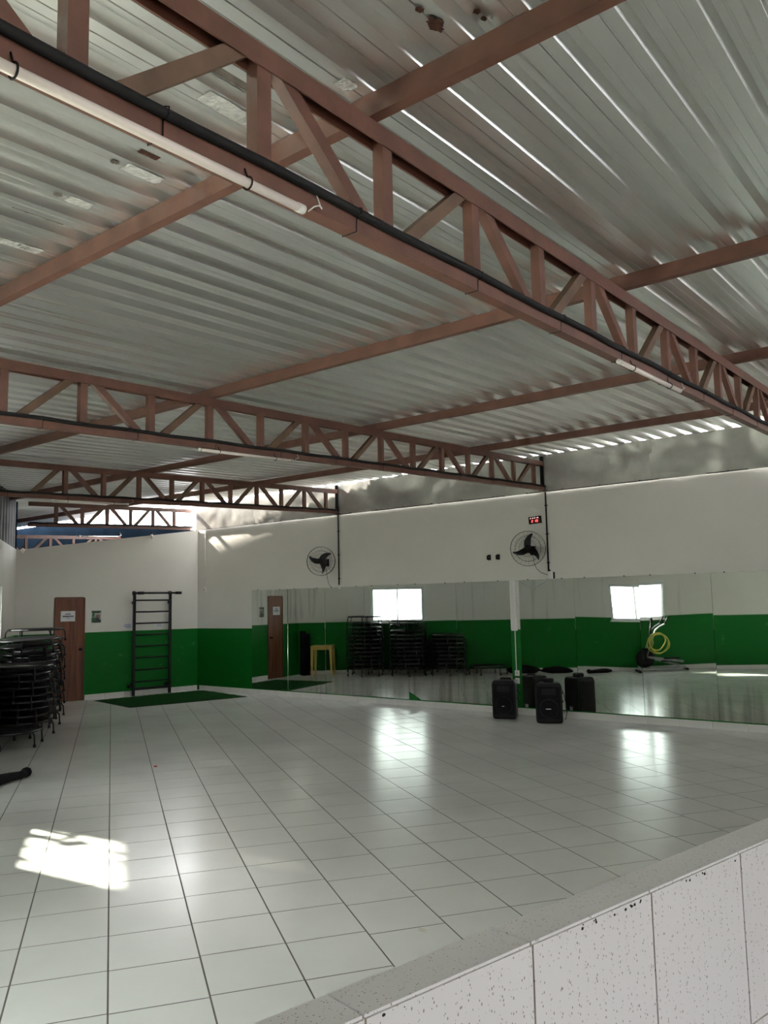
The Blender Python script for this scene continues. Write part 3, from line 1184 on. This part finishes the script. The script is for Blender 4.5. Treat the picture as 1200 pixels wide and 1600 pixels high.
def fan(xw, z, yaw, spin, label, cord_to):
    root = empty('wall_fan', (xw, YM - 0.001, z))
    tag(root, label, 'fan', 'black wall fans')
    MB().box((0, -0.012, -0.02), (0.09, 0.022, 0.14)).build('wall_plate', M['black'], root, bevel=0.004)
    MB().tube([(0, -0.02, -0.05), (0, -0.09, -0.06), (0.0, -0.15, -0.01)], 0.016, 8).build('bracket_arm', M['black'], root, smooth=True)
    hd = V(math.sin(yaw), -math.cos(yaw), 0)         # facing direction
    sx = V(math.cos(yaw), math.sin(yaw), 0)
    ax = (sx, UPV, hd)
    c = V(0, -0.15, 0)
    MB().lathe([(0.045, -0.06), (0.062, -0.05), (0.066, 0.02), (0.05, 0.06), (0.02, 0.068)], 18, c, ax).build('motor', M['black'], root, smooth=True)
    R = 0.272
    gd = MB()
    cf = c + hd * 0.085
    for rr, zz in ((R, 0.03), (R, 0.06), (0.20, 0.112), (0.13, 0.128), (0.055, 0.135), (0.20, -0.03)):
        gd.ring(rr, 0.0035 if rr == R else 0.0022, zz - 0.03, 30, 5, cf, ax)
    for k in range(48):
        t = 2 * math.pi * k / 48
        d = sx * math.cos(t) + UPV * math.sin(t)
        gd.tube([cf + d * 0.05 + hd * 0.105, cf + d * 0.15 + hd * 0.095, cf + d * 0.235 + hd * 0.062, cf + d * R + hd * 0.02], 0.0011, 3)
        if k % 2 == 0:
            gd.tube([cf + d * 0.06 - hd * 0.05, cf + d * 0.2 - hd * 0.06, cf + d * R], 0.0011, 3)
    gd.build('guard', M['blackgloss'], root)
    MB().lathe([(0.05, 0), (0.05, 0.006), (0.03, 0.012)], 16, cf + hd * 0.102, ax).build('badge', M['black'], root, smooth=True)
    MB().lathe([(0.042, -0.02), (0.045, 0.03), (0.03, 0.06)], 16, cf + hd * 0.0, ax).build('hub', M['black'], root, smooth=True)
    for k in range(3):
        t0 = spin + k * 2 * math.pi / 3
        P = []
        for i in range(9):
            r = 0.035 + 0.205 * i / 8
            wdt = 0.046 * math.sin(math.pi * min(1, 0.25 + 0.5 * i / 8)) * (1.2 - 1.05 * (i / 8) ** 1.5) + 0.009
            row = []
            sweep = -0.45 * (i / 8) ** 1.5
            for j in range(5):
                u = (j / 4 - .5) * 2
                tt = t0 + sweep + u * wdt / max(r, 0.06)
                d = sx * math.cos(tt) + UPV * math.sin(tt)
                row.append(cf + d * r + hd * (0.02 + 0.028 * u))
            P.append(row)
        mb = MB().grid(P)
        nbv = len(mb.v)
        mb.v += [v + hd * 0.003 for v in mb.v[:nbv]]
        mb.f += [[q + nbv for q in f][::-1] for f in mb.f[:]]
        mb.build('blade', M['black'], root, smooth=True)
    pts = [c + V(0.05, 0.03, -0.08)]
    end = V(*cord_to)
    for i in range(1, 11):
        t = i / 10
        pts.append(V(0.05 + (end.x - 0.05) * (t ** 3), -0.10 + 0.085 * t, -0.10 + (end.z + 0.10) * (1 - (1 - t) ** 1.6)))
    MB().tube(pts, 0.004, 5).build('power_cord', M['black'], root, smooth=True)
    return root


fan(-6.28, 2.585, math.radians(24), math.radians(98), 'black wall fan nearer the clock, right of the two brackets', (0.32, -0.02, -0.42))
fan(-10.70, 2.60, math.radians(30), math.radians(62), 'black wall fan farther along, above the mirrors towards the corner', (0.12, -0.02, -0.5))

# ------------------------------------------------------------------ door on the back wall
ang_b = math.atan2(BD.y, BD.x)
door = struct(empty('door_1', bw(DOOR_T0, 0.0), ang_b))
door['label'] = 'brown wooden door in the back wall'
# local x along the wall, local y = -BN  (so the room side is -y)
fr = MB()
fr.box((-0.01, -0.012, 1.01), (0.02, 0.024, 2.02)).box((DOOR_W + 0.015, -0.012, 1.01), (0.03, 0.024, 2.02)).box((DOOR_W / 2, -0.012, DOOR_H + 0.015), (DOOR_W, 0.024, 0.03))
fr.build('door_frame', M['doorframe'], door)
for k in range(4):
    wpl = DOOR_W / 4
    MB().box((wpl * (k + .5), -0.008, DOOR_H / 2 + 0.003), (wpl - 0.0015, 0.014, DOOR_H - 0.008)).build('door_plank', M['wood'], door)
hd = MB().lathe([(0.026, 0), (0.026, 0.008), (0.012, 0.012), (0.012, 0.035), (0.026, 0.045), (0.028, 0.06), (0.015, 0.07)], 16,
                (DOOR_W - 0.06, -0.015, 1.0), (V(1, 0, 0), UPV, V(0, -1, 0)))
hd.build('door_knob', M['black'], door, smooth=True)


def notice(t, z, w, h, label, bars, m=None, name='paper_notice', o=0.001, ink='ink'):
    root = empty(name, bw(t, o, z), ang_b)
    tag(root, label, 'notice')
    MB().box((0, -0.001, h / 2), (w, 0.0015, h)).build('sheet', m or M['paper'], root)
    for (bx, bz, bwid, bh) in bars:
        MB().box((bx * w, -0.0022, bz * h), (bwid * w, 0.0008, bh * h)).build('print_line', M[ink], root)
    return root


def words(z, h, spec):
    return [(x, z, w, h) for x, w in spec]


notice(DOOR_T0 + 0.245, 1.555, 0.285, 0.205, 'white paper notice with two lines of print on the brown door',
       words(.70, .10, [(-.14, .10), (-.03, .09), (.07, .09), (.15, .06)]) +
       words(.49, .13, [(-.31, .10), (-.20, .09), (-.10, .09), (.0, .08), (.09, .08), (.20, .06), (.28, .08), (.36, .05)]) +
       words(.30, .05, [(-.05, .12), (.08, .1)]), o=0.0165)
ps = empty('wall_poster', bw(1.575, 0.001, 1.51), ang_b)
tag(ps, 'small green and white printed poster beside the door', 'poster')
MB().box((0, -0.001, 0.125), (0.20, 0.0015, 0.25)).build('sheet', M['postw'], ps)
for (bx, bz, bw_, bh, m) in ((0, .225, .19, .03, 'postd'), (-.045, .06, .10, .10, 'postg'), (.02, .035, .15, .055, 'postd'), (.03, .13, .09, .07, 'posts'),
                            (.03, .085, .06, .05, 'postd'), (-.06, .165, .05, .09, 'postg'), (.0, .205, .13, .02, 'postg')):
    MB().box((bx, -0.0022, bz), (bw_, 0.0008, bh)).build('print_area', M[m], ps)
notice(2.235, 1.36, 0.19, 0.125, 'pale bluish paper with small print left of the black ladder',
       words(.78, .12, [(0, .7)]) + words(.52, .14, [(-.05, .85)]) + words(.28, .12, [(0.05, .6)]), ink='blueink')
notice(2.915, 1.37, 0.17, 0.105, 'pale bluish paper with small print behind the black ladder',
       words(.70, .12, [(.1, .6)]) + words(.35, .12, [(0.05, .7)]), ink='blueink')

# lamps at the head of the back wall
for tpos, lab, zz in ((2.72, 'small white lamp clipped on the head of the back wall, middle', 3.30), (0.10, 'small white lamp in the left corner at the head of the back wall', 2.93)):
    l = empty('wall_lamp', bw(tpos, 0.03, zz), ang_b)
    tag(l, lab, 'lamp', 'small lamps on the back wall')
    MB().box((0, 0.02, 0.05), (0.05, 0.05, 0.04)).build('holder', M['black'], l)
    MB().lathe([(0.014, 0.03), (0.03, 0.0), (0.034, -0.03), (0.02, -0.06), (0.004, -0.068)], 14, (0, -0.02, 0.02)).build('bulb', M['tube'], l, smooth=True)
    MB().tube([(0, -0.02, 0.045), (0, -0.01, 0.10)], 0.012, 8).build('neck', M['black'], l)

# ------------------------------------------------------------------ stall bars (black ladder)
lad = empty('wall_ladder', bw(2.335, 0.0), ang_b)
tag(lad, 'black steel wall ladder standing on the green mat against the back wall', 'ladder')
LW = 0.80
OFF = -0.10
for x in (0, LW):
    MB().box((x, OFF, 1.055), (0.05, 0.045, 2.11)).build('rail', M['blackgloss'], lad)
for z in (1.95, 1.71, 1.475, 1.24, 1.005, 0.77, 0.52, 0.28):
    MB().tube([(0.022, OFF, z), (LW - 0.022, OFF, z)], 0.016, 10).build('rung', M['blackgloss'], lad, smooth=True)
MB().box((LW / 2, OFF, 0.14), (LW - 0.05, 0.04, 0.05)).build('bottom_bar', M['blackgloss'], lad)
tp = MB().tube([(-0.06, OFF - 0.05, 2.10), (LW + 0.22, OFF - 0.05, 2.10)], 0.02, 10)
tp.build('pull_up_bar', M['blackgloss'], lad, smooth=True)
for x in (-0.06, LW - 0.06):
    MB().tube([(x, OFF - 0.05, 2.10), (x + 0.05, OFF - 0.05, 2.10)], 0.042, 14).build('bar_collar', M['blackgloss'], lad, smooth=True)
for x in (0.05, LW + 0.10):
    MB().tube([(x, OFF - 0.05, 2.10), (x + 0.13, OFF - 0.05, 2.10)], 0.029, 12).build('grip_sleeve', M['rubber'], lad, smooth=True)
for x in (0, LW):
    for z in (0.22, 1.9):
        MB().box((x, OFF / 2 + 0.012, z), (0.03, -OFF - 0.025, 0.05)).build('wall_stay', M['blackgloss'], lad)
    MB().lathe([(0.012, 0), (0.012, 0.05), (0.03, 0.055), (0.03, 0.09)], 12, (x - 0.03, OFF, 0.20), (UPV, V(0, 1, 0), V(-1, 0, 0))).build('knob', M['black'], lad, smooth=True)

# ------------------------------------------------------------------ grass mat
mt = MB()
corner_pts = [V(-14.74, 9.24, 0), V(-13.09, 8.92, 0), V(-12.50, 11.20, 0), V(-14.33, 11.56, 0)]
cc = sum(corner_pts, Vector((0, 0, 0))) / 4
P = []
N1, N2 = 40, 56
for i in range(N1 + 1):
    u = i / N1
    row = []
    for j in range(N2 + 1):
        v = j / N2
        p = (corner_pts[0] * (1 - u) + corner_pts[1] * u) * (1 - v) + (corner_pts[3] * (1 - u) + corner_pts[2] * u) * v
        row.append(p - cc + UPV * (0.011 + random.uniform(-0.003, 0.003)))
    P.append(row)
mt.grid(P)
gm = empty('grass_mat', cc)
tag(gm, 'dark green artificial grass mat on the floor under the black ladder', 'mat')
mt.build('pile', M['grass'], gm)
bk = MB()
bk.prism([((p - cc).x, (p - cc).y) for p in corner_pts], 0.0005, 0.006, (V(1, 0, 0), V(0, 1, 0), UPV))
bk.build('backing', M['rubber'], gm)

# ------------------------------------------------------------------ speakers


def speaker(loc, facing, label, w, h, d, hnd):
    """front faces local -y"""
    root = empty('speaker', loc, math.atan2(facing[0], -facing[1]))
    tag(root, label, 'speaker', 'black speakers on the floor')
    pl = [(-w / 2, -d / 2), (w / 2, -d / 2), (w * 0.40, d / 2), (-w * 0.40, d / 2)]
    cb = MB()
    prof = [(0.0, 0.90, 0.96), (0.03, 0.98, 1.0), (0.10, 1.0, 1.0), (h - 0.06, 1.0, 1.0), (h - 0.015, 0.94, 0.97), (h, 0.82, 0.9)]
    for z, fx, fy in prof:
        for (x, y) in pl:
            cb.v.append(V(x * fx, y * fy, z))
    for i in range(len(prof) - 1):
        for k in range(4):
            cb.f.append([i * 4 + k, i * 4 + (k + 1) % 4, (i + 1) * 4 + (k + 1) % 4, (i + 1) * 4 + k])
    cb.f.append([3, 2, 1, 0])
    cb.f.append([(len(prof) - 1) * 4 + k for k in range(4)])
    cb.build('cabinet', M['black'], root, bevel=0.03)
    MB().box((0, -d / 2 - 0.003, h * 0.52), (w * 0.84, 0.012, h * 0.80)).build('grille', M['fabric'], root, bevel=0.005)
    MB().ring(w * 0.34, 0.008, 0, 26, 6, (0, -d / 2 - 0.011, h * 0.36), (V(1, 0, 0), UPV, V(0, -1, 0))).build('woofer_ring', M['black'], root, smooth=True)
    MB().box((0, -d / 2 - 0.010, h * 0.78), (w * 0.5, 0.010, h * 0.14)).build('horn', M['black'], root, bevel=0.004)
    MB().box((-0.01, -d / 2 - 0.0125, h * (0.36 if hnd else 0.335)), (0.075 if hnd else 0.036, 0.004, 0.011)).build('badge', M['white'], root)
    hb = MB()
    if hnd:
        hb.box((0, 0, h + 0.025), (0.15, 0.11, 0.07))
    else:
        hb.tube([(-0.09, 0.03, h - 0.02), (-0.075, 0.03, h + 0.02), (0.075, 0.03, h + 0.02), (0.09, 0.03, h - 0.02)], 0.014, 8)
    hb.build('handle', M['black'], root, bevel=0.02 if hnd else 0)
    MB().box((0, d / 2 - 0.004, h * 0.42), (w * 0.5, 0.012, h * 0.46)).build('rear_panel', M['blackgloss'], root)
    MB().box((0.0, d / 2 + 0.004, h * 0.16), (0.07, 0.004, 0.07)).build('rating_plate', M['alu'], root)
    for sx in (-1, 1):
        for z in (0.5, 0.72):
            MB().lathe([(0.012, 0), (0.012, 0.02), (0.018, 0.022), (0.018, 0.034)], 10, (sx * w * 0.42, d * 0.3, h * z), (UPV, V(0, 1, 0), V(sx, 0, 0))).build('side_knob', M['blackgloss'], root)
    if hnd:
        MB().tube([(w * .42, 0.08, h * .9), (w * .52, 0.12, h * .7), (w * .60, 0.16, h * .4), (w * .62, 0.17, 0.12), (w * .55, 0.2, 0.01)], 0.005, 6).build('power_cord', M['rubber'], root, smooth=True)
    return root


speaker((-6.61, 11.19, 0), (0.30, -0.95), 'left black floor speaker, the smaller one with a plain top', 0.37, 0.575, 0.30, False)
speaker((-5.84, 11.13, 0), (0.42, -0.91), 'right black floor speaker with a raised handle block and cord', 0.39, 0.575, 0.32, True)

# ------------------------------------------------------------------ mini trampolines
TRR = 0.43


def make_trampoline():
    root = empty('mini_trampoline')
    MB().ring(TRR, 0.017, 0.20, 36, 8).build('frame_ring', M['ring'], root, smooth=True)
    MB().lathe([(0.335, 0.193), (0.335, 0.197)], 32).build('jumping_mat', M['net'], root)
    sk = MB()
    P = []
    for i in range(3):
        r, z = [(0.325, 0.199), (0.375, 0.214), (TRR, 0.219)][i]
        P.append([(r * math.cos(2 * math.pi * k / 36), r * math.sin(2 * math.pi * k / 36), z) for k in range(37)])
    sk.grid(P)
    sk.build('spring_cover', M['net'], root, smooth=True)
    for k in range(6):
        t = 2 * math.pi * k / 6
        c, s = math.cos(t), math.sin(t)
        lg = MB().tube([((TRR + .004) * c, (TRR + .004) * s, 0.196), ((TRR + .034) * c, (TRR + .034) * s, 0.15), ((TRR + .042) * c, (TRR + .042) * s, 0.03)], 0.012, 7).build('leg', M['blackgloss'], root, smooth=True)
        MB().lathe([(0.019, 0.0), (0.019, 0.03), (0.015, 0.04)], 10, ((TRR + .042) * c, (TRR + .042) * s, 0)).build('rubber_foot', M['rubber'], lg)
    return root


proto = make_trampoline()
first = [True]
ORD = ['bottom', 'second', 'third', 'fourth', 'fifth', 'sixth', 'seventh', 'eighth', 'ninth', 'tenth', 'eleventh', 'twelfth', 'thirteenth', 'fourteenth']


def put_trampoline(p, rz, rx, ry, label, grp):
    o = proto if first[0] else copy_tree(proto)
    first[0] = False
    o.location = p
    o.rotation_euler = (rx, ry, rz)
    tag(o, label, 'trampoline', grp)


STK = [(1.86, 0.53, 13, 0.100, 'farthest stack, nearest the door'), (2.96, 0.53, 12, 0.100, 'middle stack by the left wall'), (3.95, 0.50, 9, 0.098, 'shorter front stack by the left wall')]
for si, (s, o_, n, dz, where) in enumerate(STK):
    for k in range(n):
        p = lw(s + random.uniform(-.005, .005), o_ + random.uniform(-.005, .005), k * dz)
        rx, ry = random.uniform(-.012, .012), random.uniform(-.012, .012)
        if k == 0:
            rx = ry = 0
        w = ORD[k] + (' from the floor' if k else '')
        if k == n - 1:
            w = 'topmost'
        if si == 1 and k >= n - 2:
            rx, ry = 0.035, -0.05
            p.z += 0.03
        if si == 0 and k == n - 1:
            p.z += 0.06
        put_trampoline(p, math.radians(30 * (k % 2)) + random.uniform(-.15, .15) + si, rx, ry, '%s black mini trampoline in the %s' % (w, where), 'stacked mini trampolines')
put_trampoline(lw(4.93, 0.44, 0), 0.35, 0, 0, 'single black mini trampoline on the floor in front of the stacks', 'loose mini trampolines')

# ------------------------------------------------------------------ black bags along the left wall


def blob(name, p, sx, sy, sz, rz, seed, label, cat, m, tail=None):
    root = empty(name, p, rz)
    tag(root, label, cat)
    mb = MB()
    nu, nv = 28, 14
    P = []
    for j in range(nv + 1):
        ph = math.pi * j / nv
        row = []
        for i in range(nu + 1):
            th = 2 * math.pi * i / nu
            d = V(math.sin(ph) * math.cos(th), math.sin(ph) * math.sin(th), math.cos(ph))
            n = 1 + 0.22 * noise.noise(d * 2.3 + V(seed, 0, 0)) + 0.08 * noise.noise(d * 6 + V(seed, 4, 0))
            q = V(d.x * sx * n, d.y * sy * n, d.z * sz * n)
            q.z = max(q.z, -sz * 0.8) + sz * 0.8
            row.append(q)
        P.append(row)
    mb.grid(P)
    mb.build('bag_body', m, root, smooth=True)
    MB().tube([(-sx * .5, 0, sz * 1.55), (-sx * .2, 0, sz * 1.95), (sx * .2, 0, sz * 1.9), (sx * .5, 0, sz * 1.5)], 0.010, 6).build('strap', M['rubber'], root, smooth=True)
    if tail:
        MB().tube(tail, 0.03, 8).build('drawn_end', m, root, smooth=True)
    return root


al = math.atan2(LS.y, LS.x)
blob('gym_bag', lw(5.80, 0.32), 0.40, 0.16, 0.105, al, 1.0, 'flat black bag lying by the left wall, beside the single trampoline', 'bag', M['fabric'])
blob('gym_bag', lw(6.60, 0.34), 0.38, 0.17, 0.085, al + 0.1, 5.0, 'middle black bag lying along the left wall', 'bag', M['fabric'])
fb = empty('fabric_bundle', lw(7.28, 0.90), math.atan2(-0.386, 0.154))
tag(fb, 'black rolled cloth with a knotted end on the floor at the left edge', 'cloth')
pts = [(0.0, 0, 0.05), (0.10, 0.012, 0.045), (0.24, -0.01, 0.05), (0.42, 0.02, 0.06), (0.60, 0.0, 0.055), (0.74, -0.02, 0.05)]
q = MB().tube([V(*p_) for p_ in pts], [0.045, 0.04, 0.046, 0.055, 0.052, 0.03], 12)
q.build('roll', M['fabric'], fb, smooth=True)
MB().lathe([(0.01, 0), (0.045, 0.02), (0.058, 0.055), (0.045, 0.09), (0.012, 0.105)], 12, (-0.005, 0, 0.0)).build('knot', M['fabric'], fb, smooth=True)

# ------------------------------------------------------------------ yellow table and dark bundle in the corner
yt = empty('yellow_table', lw(0.74, 0.42), al)
tag(yt, 'small yellow table in the left corner, seen in the mirror', 'table')
TWd, TDp, TH = 0.58, 0.50, 0.76
MB().box((0, 0, TH - 0.015), (TWd, TDp, 0.03)).build('tabletop', M['yellow'], yt, bevel=0.006)
ap = MB()
for sy in (-1, 1):
    ap.box((0, sy * (TDp / 2 - 0.03), TH - 0.065), (TWd - 0.12, 0.02, 0.07))
for sx in (-1, 1):
    ap.box((sx * (TWd / 2 - 0.03), 0, TH - 0.065), (0.02, TDp - 0.12, 0.07))
ap.build('apron', M['yellow'], yt)
for sx in (-1, 1):
    for sy in (-1, 1):
        lg = MB()
        for z, a in ((0, 0.036), (TH - 0.031, 0.07)):
            cx, cy = sx * (TWd / 2 - a / 2 - 0.004), sy * (TDp / 2 - a / 2 - 0.004)
            for dx, dy in ((-1, -1), (1, -1), (1, 1), (-1, 1)):
                lg.v.append(V(cx + dx * a / 2, cy + dy * a / 2, z))
        lg.f = [[3, 2, 1, 0], [4, 5, 6, 7]] + [[k, (k + 1) % 4, 4 + (k + 1) % 4, 4 + k] for k in range(4)]
        lg.build('leg', M['yellow'], yt)
db = empty('rolled_mats', lw(0.15, 0.15))
tag(db, 'tall dark rolled mats standing upright in the left corner', 'mat')
for dx, dy, r, h in ((0, 0, 0.085, 1.12), (0.12, 0.02, 0.075, 1.05), (0.06, 0.13, 0.07, 1.0)):
    d = LS * dx + LN * dy
    sp = []
    for i in range(40):
        t = i / 39
        a = t * 5 * math.pi
        sp.append((d.x + (0.012 + (r - 0.012) * t) * math.cos(a), d.y + (0.012 + (r - 0.012) * t) * math.sin(a)))
    mb = MB()
    mb.grid([[(x, y, 0.0) for x, y in sp], [(x, y, h) for x, y in sp]])
    mb.lathe([(r - 0.006, 0.002), (r - 0.006, h - 0.03)], 18, d)
    mb.build('mat_roll', M['fabric'], db, smooth=True)
    MB().ring(r + 0.004, 0.006, h * 0.6, 20, 5, d).build('strap', M['rubber'], db)

# ------------------------------------------------------------------ exercise machine and hose under the second window
em = empty('exercise_machine', lw(8.72, 0.36), al)
tag(em, 'dark elliptical exercise machine below the second window, seen in the mirror', 'exercise machine')
MB().box((-0.18, 0.0, 0.05), (0.06, 0.52, 0.06)).build('front_foot', M['black'], em, bevel=0.01)
MB().box((0.98, 0.0, 0.04), (0.05, 0.46, 0.05)).build('rear_foot', M['black'], em, bevel=0.01)
MB().bar((-0.18, 0, 0.09), (0.98, 0, 0.07), 0.06, 0.06).build('main_beam', M['chrome'], em)
MB().lathe([(0.20, -0.06), (0.235, -0.045), (0.235, 0.045), (0.20, 0.06)], 26, (0.02, 0.0, 0.33), (V(1, 0, 0), UPV, V(0, 1, 0))).build('flywheel_housing', M['black'], em, smooth=False)
MB().bar((-0.16, 0.0, 0.1), (-0.05, 0, 0.45), 0.05, 0.06, (1, 0, 0)).build('housing_brace', M['chrome'], em)
MB().tube([(0.10, 0, 0.45), (0.16, 0, 0.9), (0.20, 0, 1.18)], 0.028, 10).build('upright_post', M['black'], em, smooth=True)
MB().box((0.19, 0.0, 1.24), (0.05, 0.16, 0.12)).build('console', M['black'], em, bevel=0.01)
for sy in (-1, 1):
    MB().tube([(0.05, sy * 0.16, 0.38), (0.16, sy * 0.2, 0.75), (0.24, sy * 0.22, 1.0), (0.34, sy * 0.24, 1.08), (0.46, sy * 0.27, 1.14), (0.54, sy * 0.28, 1.30)], 0.018, 8).build('arm_lever', M['chrome'], em, smooth=True)
    MB().tube([(0.46, sy * 0.27, 1.14), (0.545, sy * 0.28, 1.315)], 0.024, 8).build('hand_grip', M['rubber'], em, smooth=True)
    MB().bar((0.05, sy * 0.16, 0.36), (0.90, sy * 0.15, 0.16 + 0.06 * sy), 0.035, 0.05).build('foot_bar', M['chrome'], em)
    MB().box((0.62, sy * 0.15, 0.27 + 0.04 * sy), (0.36, 0.15, 0.035)).build('pedal', M['black'], em, bevel=0.008)
hs = empty('garden_hose', lw(8.93, 0.64))
tag(hs, 'yellow hose hanging in loops on the exercise machine, seen in the mirror', 'hose')
pts = []
for i in range(120):
    t = i / 119
    a = t * 2 * math.pi * 3.1 + 1.6
    R = 0.20 + 0.055 * math.sin(t * 7) + (0.07 if t > 0.62 else 0)
    cxx = 0.02 + 0.10 * t + 0.03 * math.sin(5 * t)
    czz = 0.92 - R + 0.02 * math.sin(11 * t)
    pp = LS * (cxx + R * 0.95 * math.cos(a)) + LN * (0.02 + 0.05 * math.sin(3 * a + 2 * t)) + UPV * (czz + R * math.sin(a))
    pts.append(pp)
MB().tube(pts, 0.0125, 7).build('hose_loops', M['hose'], hs, smooth=True)
e = pts[-1]
MB().tube([e, e + LS * 0.04 + UPV * -0.12, e + LS * 0.0 + UPV * -0.24], 0.0125, 7).build('loose_end', M['hose'], hs, smooth=True)

# ------------------------------------------------------------------ patches and rust on the roof sheets
CA, SA = math.cos(TROT), math.sin(TROT)


def roof_local(x, y):
    dx, dy = x, y - YM
    return V(dx * CA + dy * SA, -dx * SA + dy * CA, 0)


def roof_patch(name, x, y, w, l, m, seed, ragged=0.0, drop=0.004, crest=False):
    if crest:
        drop -= 0.043
    """x, y world; w across the ribs, l along them"""
    c = roof_local(x, y)
    c.x = -24.55 + PITCH * round((c.x + 24.55) / PITCH) + (0.108 if crest else 0)
    P = []
    na, nb_ = 7, 11
    for i in range(na):
        row = []
        for j in range(nb_):
            u, v = i / (na - 1) - .5, j / (nb_ - 1) - .5
            k = 1.0
            if ragged:
                k = 1 - ragged * (0.5 + 0.5 * noise.noise(V(u * 4 + seed, v * 4, 2)))
                r = math.hypot(u * 2, v * 2)
                if r > 1 and ragged > 0.45:
                    k /= r
            px, py = c.x + u * w * k, c.y + v * l * k
            px += 0.006 * noise.noise(V(u * 9, v * 9, seed))
            row.append((px, py, zt(py + YM) + 0.09 - drop + 0.0025 * noise.noise(V(u * 12, v * 12, seed + 5))))
        P.append(row)
    return MB().grid(P).build(name, m, ceiling, smooth=False)


for nm, x, y, w, l, m, sd, rg, cr in (
        ('foil_patch', -2.281, 1.93, 0.078, 0.20, 'foil', 1, 0, False), ('foil_patch', -2.30, 2.10, 0.078, 0.11, 'foil', 2, 0.2, False),
        ('peeled_patch', -2.24, 1.90, 0.05, 0.22, 'peel', 3, 0.1, True), ('peeled_patch', -2.488, 2.06, 0.06, 0.10, 'peel', 4, 0.5, False),
        ('peeled_patch', -2.45, 1.92, 0.045, 0.07, 'peel', 5, 0.7, False), ('foil_patch', -2.86, 2.03, 0.075, 0.20, 'foil', 6, 0.1, False),
        ('rust_patch', -2.98, 1.99, 0.062, 0.10, 'rust', 7, 0, True), ('peeled_patch', -2.86, 1.89, 0.04, 0.06, 'peel', 8, 0.6, False),
        ('foil_patch', -3.29, 1.99, 0.07, 0.13, 'foil', 9, 0.1, False), ('peeled_patch', -3.27, 1.88, 0.05, 0.06, 'peel', 10, 0.6, False),
        ('foil_patch', -3.92, 1.93, 0.078, 0.22, 'foil', 11, 0.2, False), ('foil_patch', -3.94, 2.10, 0.078, 0.13, 'foil', 12, 0.1, False),
        ('peeled_patch', -3.83, 1.97, 0.058, 0.30, 'peel', 13, 0.2, True), ('peeled_patch', -4.12, 2.07, 0.07, 0.12, 'peel', 14, 0.8, False),
        ('foil_patch', -1.93, 2.14, 0.07, 0.09, 'foil', 15, 0.3, False),
        ('rust_patch', -1.43, 2.09, 0.075, 0.13, 'rust', 16, 0.75, False), ('rust_patch', -1.36, 2.18, 0.03, 0.04, 'rust', 17, 0.5, True),
        ('rust_patch', -1.40, 2.00, 0.03, 0.05, 'rust', 18, 0.6, False), ('rust_patch', -1.39, 2.225, 0.025, 0.035, 'rust', 19, 0.5, True),
        ('peeled_patch', -1.35, 2.02, 0.03, 0.05, 'peel', 20, 0.7, True)):
    roof_patch(nm, x, y, w, l, M[m], sd, rg, crest=cr)

# ------------------------------------------------------------------ shrub outside the second window
sh = empty('shrub', lw(7.9, -0.95))
tag(sh, 'leafy shrub outside the second window', 'shrub')
stm = MB()
lf = MB()
for k in range(9):
    a = random.uniform(0, 6.28)
    top = V(0.35 * math.cos(a), 0.35 * math.sin(a), random.uniform(1.5, 2.35))
    stm.tube([(0.03 * math.cos(a), 0.03 * math.sin(a), 0), (top.x * .4, top.y * .4, top.z * .6), tuple(top)], [0.014, 0.01, 0.004], 6)
    for q in range(16):
        t = random.uniform(0.45, 1.0)
        p = V(top.x * t, top.y * t, top.z * t)
        d = V(random.uniform(-1, 1), random.uniform(-1, 1), random.uniform(-.2, .8)).normalized()
        L = random.uniform(0.14, 0.32)
        s = d.cross(UPV).normalized() * 0.018
        b_ = len(lf.v)
        lf.v += [p, p + d * L * .4 + s, p + d * L * .8 + s * .6 - UPV * .03, p + d * L - UPV * .08, p + d * L * .8 - s * .6 - UPV * .03, p + d * L * .4 - s]
        lf.f.append([b_ + i for i in range(6)])
stm.build('stems', M['stem'], sh, smooth=True)
lo_ = lf.build('foliage', M['leaf'], sh)
lo_['kind'] = 'stuff'

# ------------------------------------------------------------------ small litter on the tiles
sf = MB()
for k in range(2):
    c = V(-2.815 + k * 0.012, 3.789 - k * 0.022, 0.0006)
    n = 12
    b = len(sf.v)
    for q in range(n):
        t = 2 * math.pi * q / n
        rr = 1 + 0.3 * noise.noise(V(q * 0.9, k, 4))
        sf.v.append(c + V(0.030 * rr * math.cos(t), 0.007 * rr * math.sin(t), 0))
    sf.f.append([b + q for q in range(n)])
sf.build('scuff_mark', mat('tan_scuff', (0.42, 0.36, 0.28), 0.6), floor)
cp = empty('bottle_cap', (-8.0, 5.80, 0.0006))
tag(cp, 'tiny red bottle cap lying on the tiles left of centre', 'bottle cap')
MB().lathe([(0.020, 0), (0.019, 0.010), (0.014, 0.013)], 14).build('shell', mat('red_plastic', (0.5, 0.05, 0.04), 0.4), cp)
MB().ring(0.0205, 0.0012, 0.003, 18, 4).build('rim', mat('red_plastic_rim', (0.42, 0.04, 0.035), 0.4), cp)
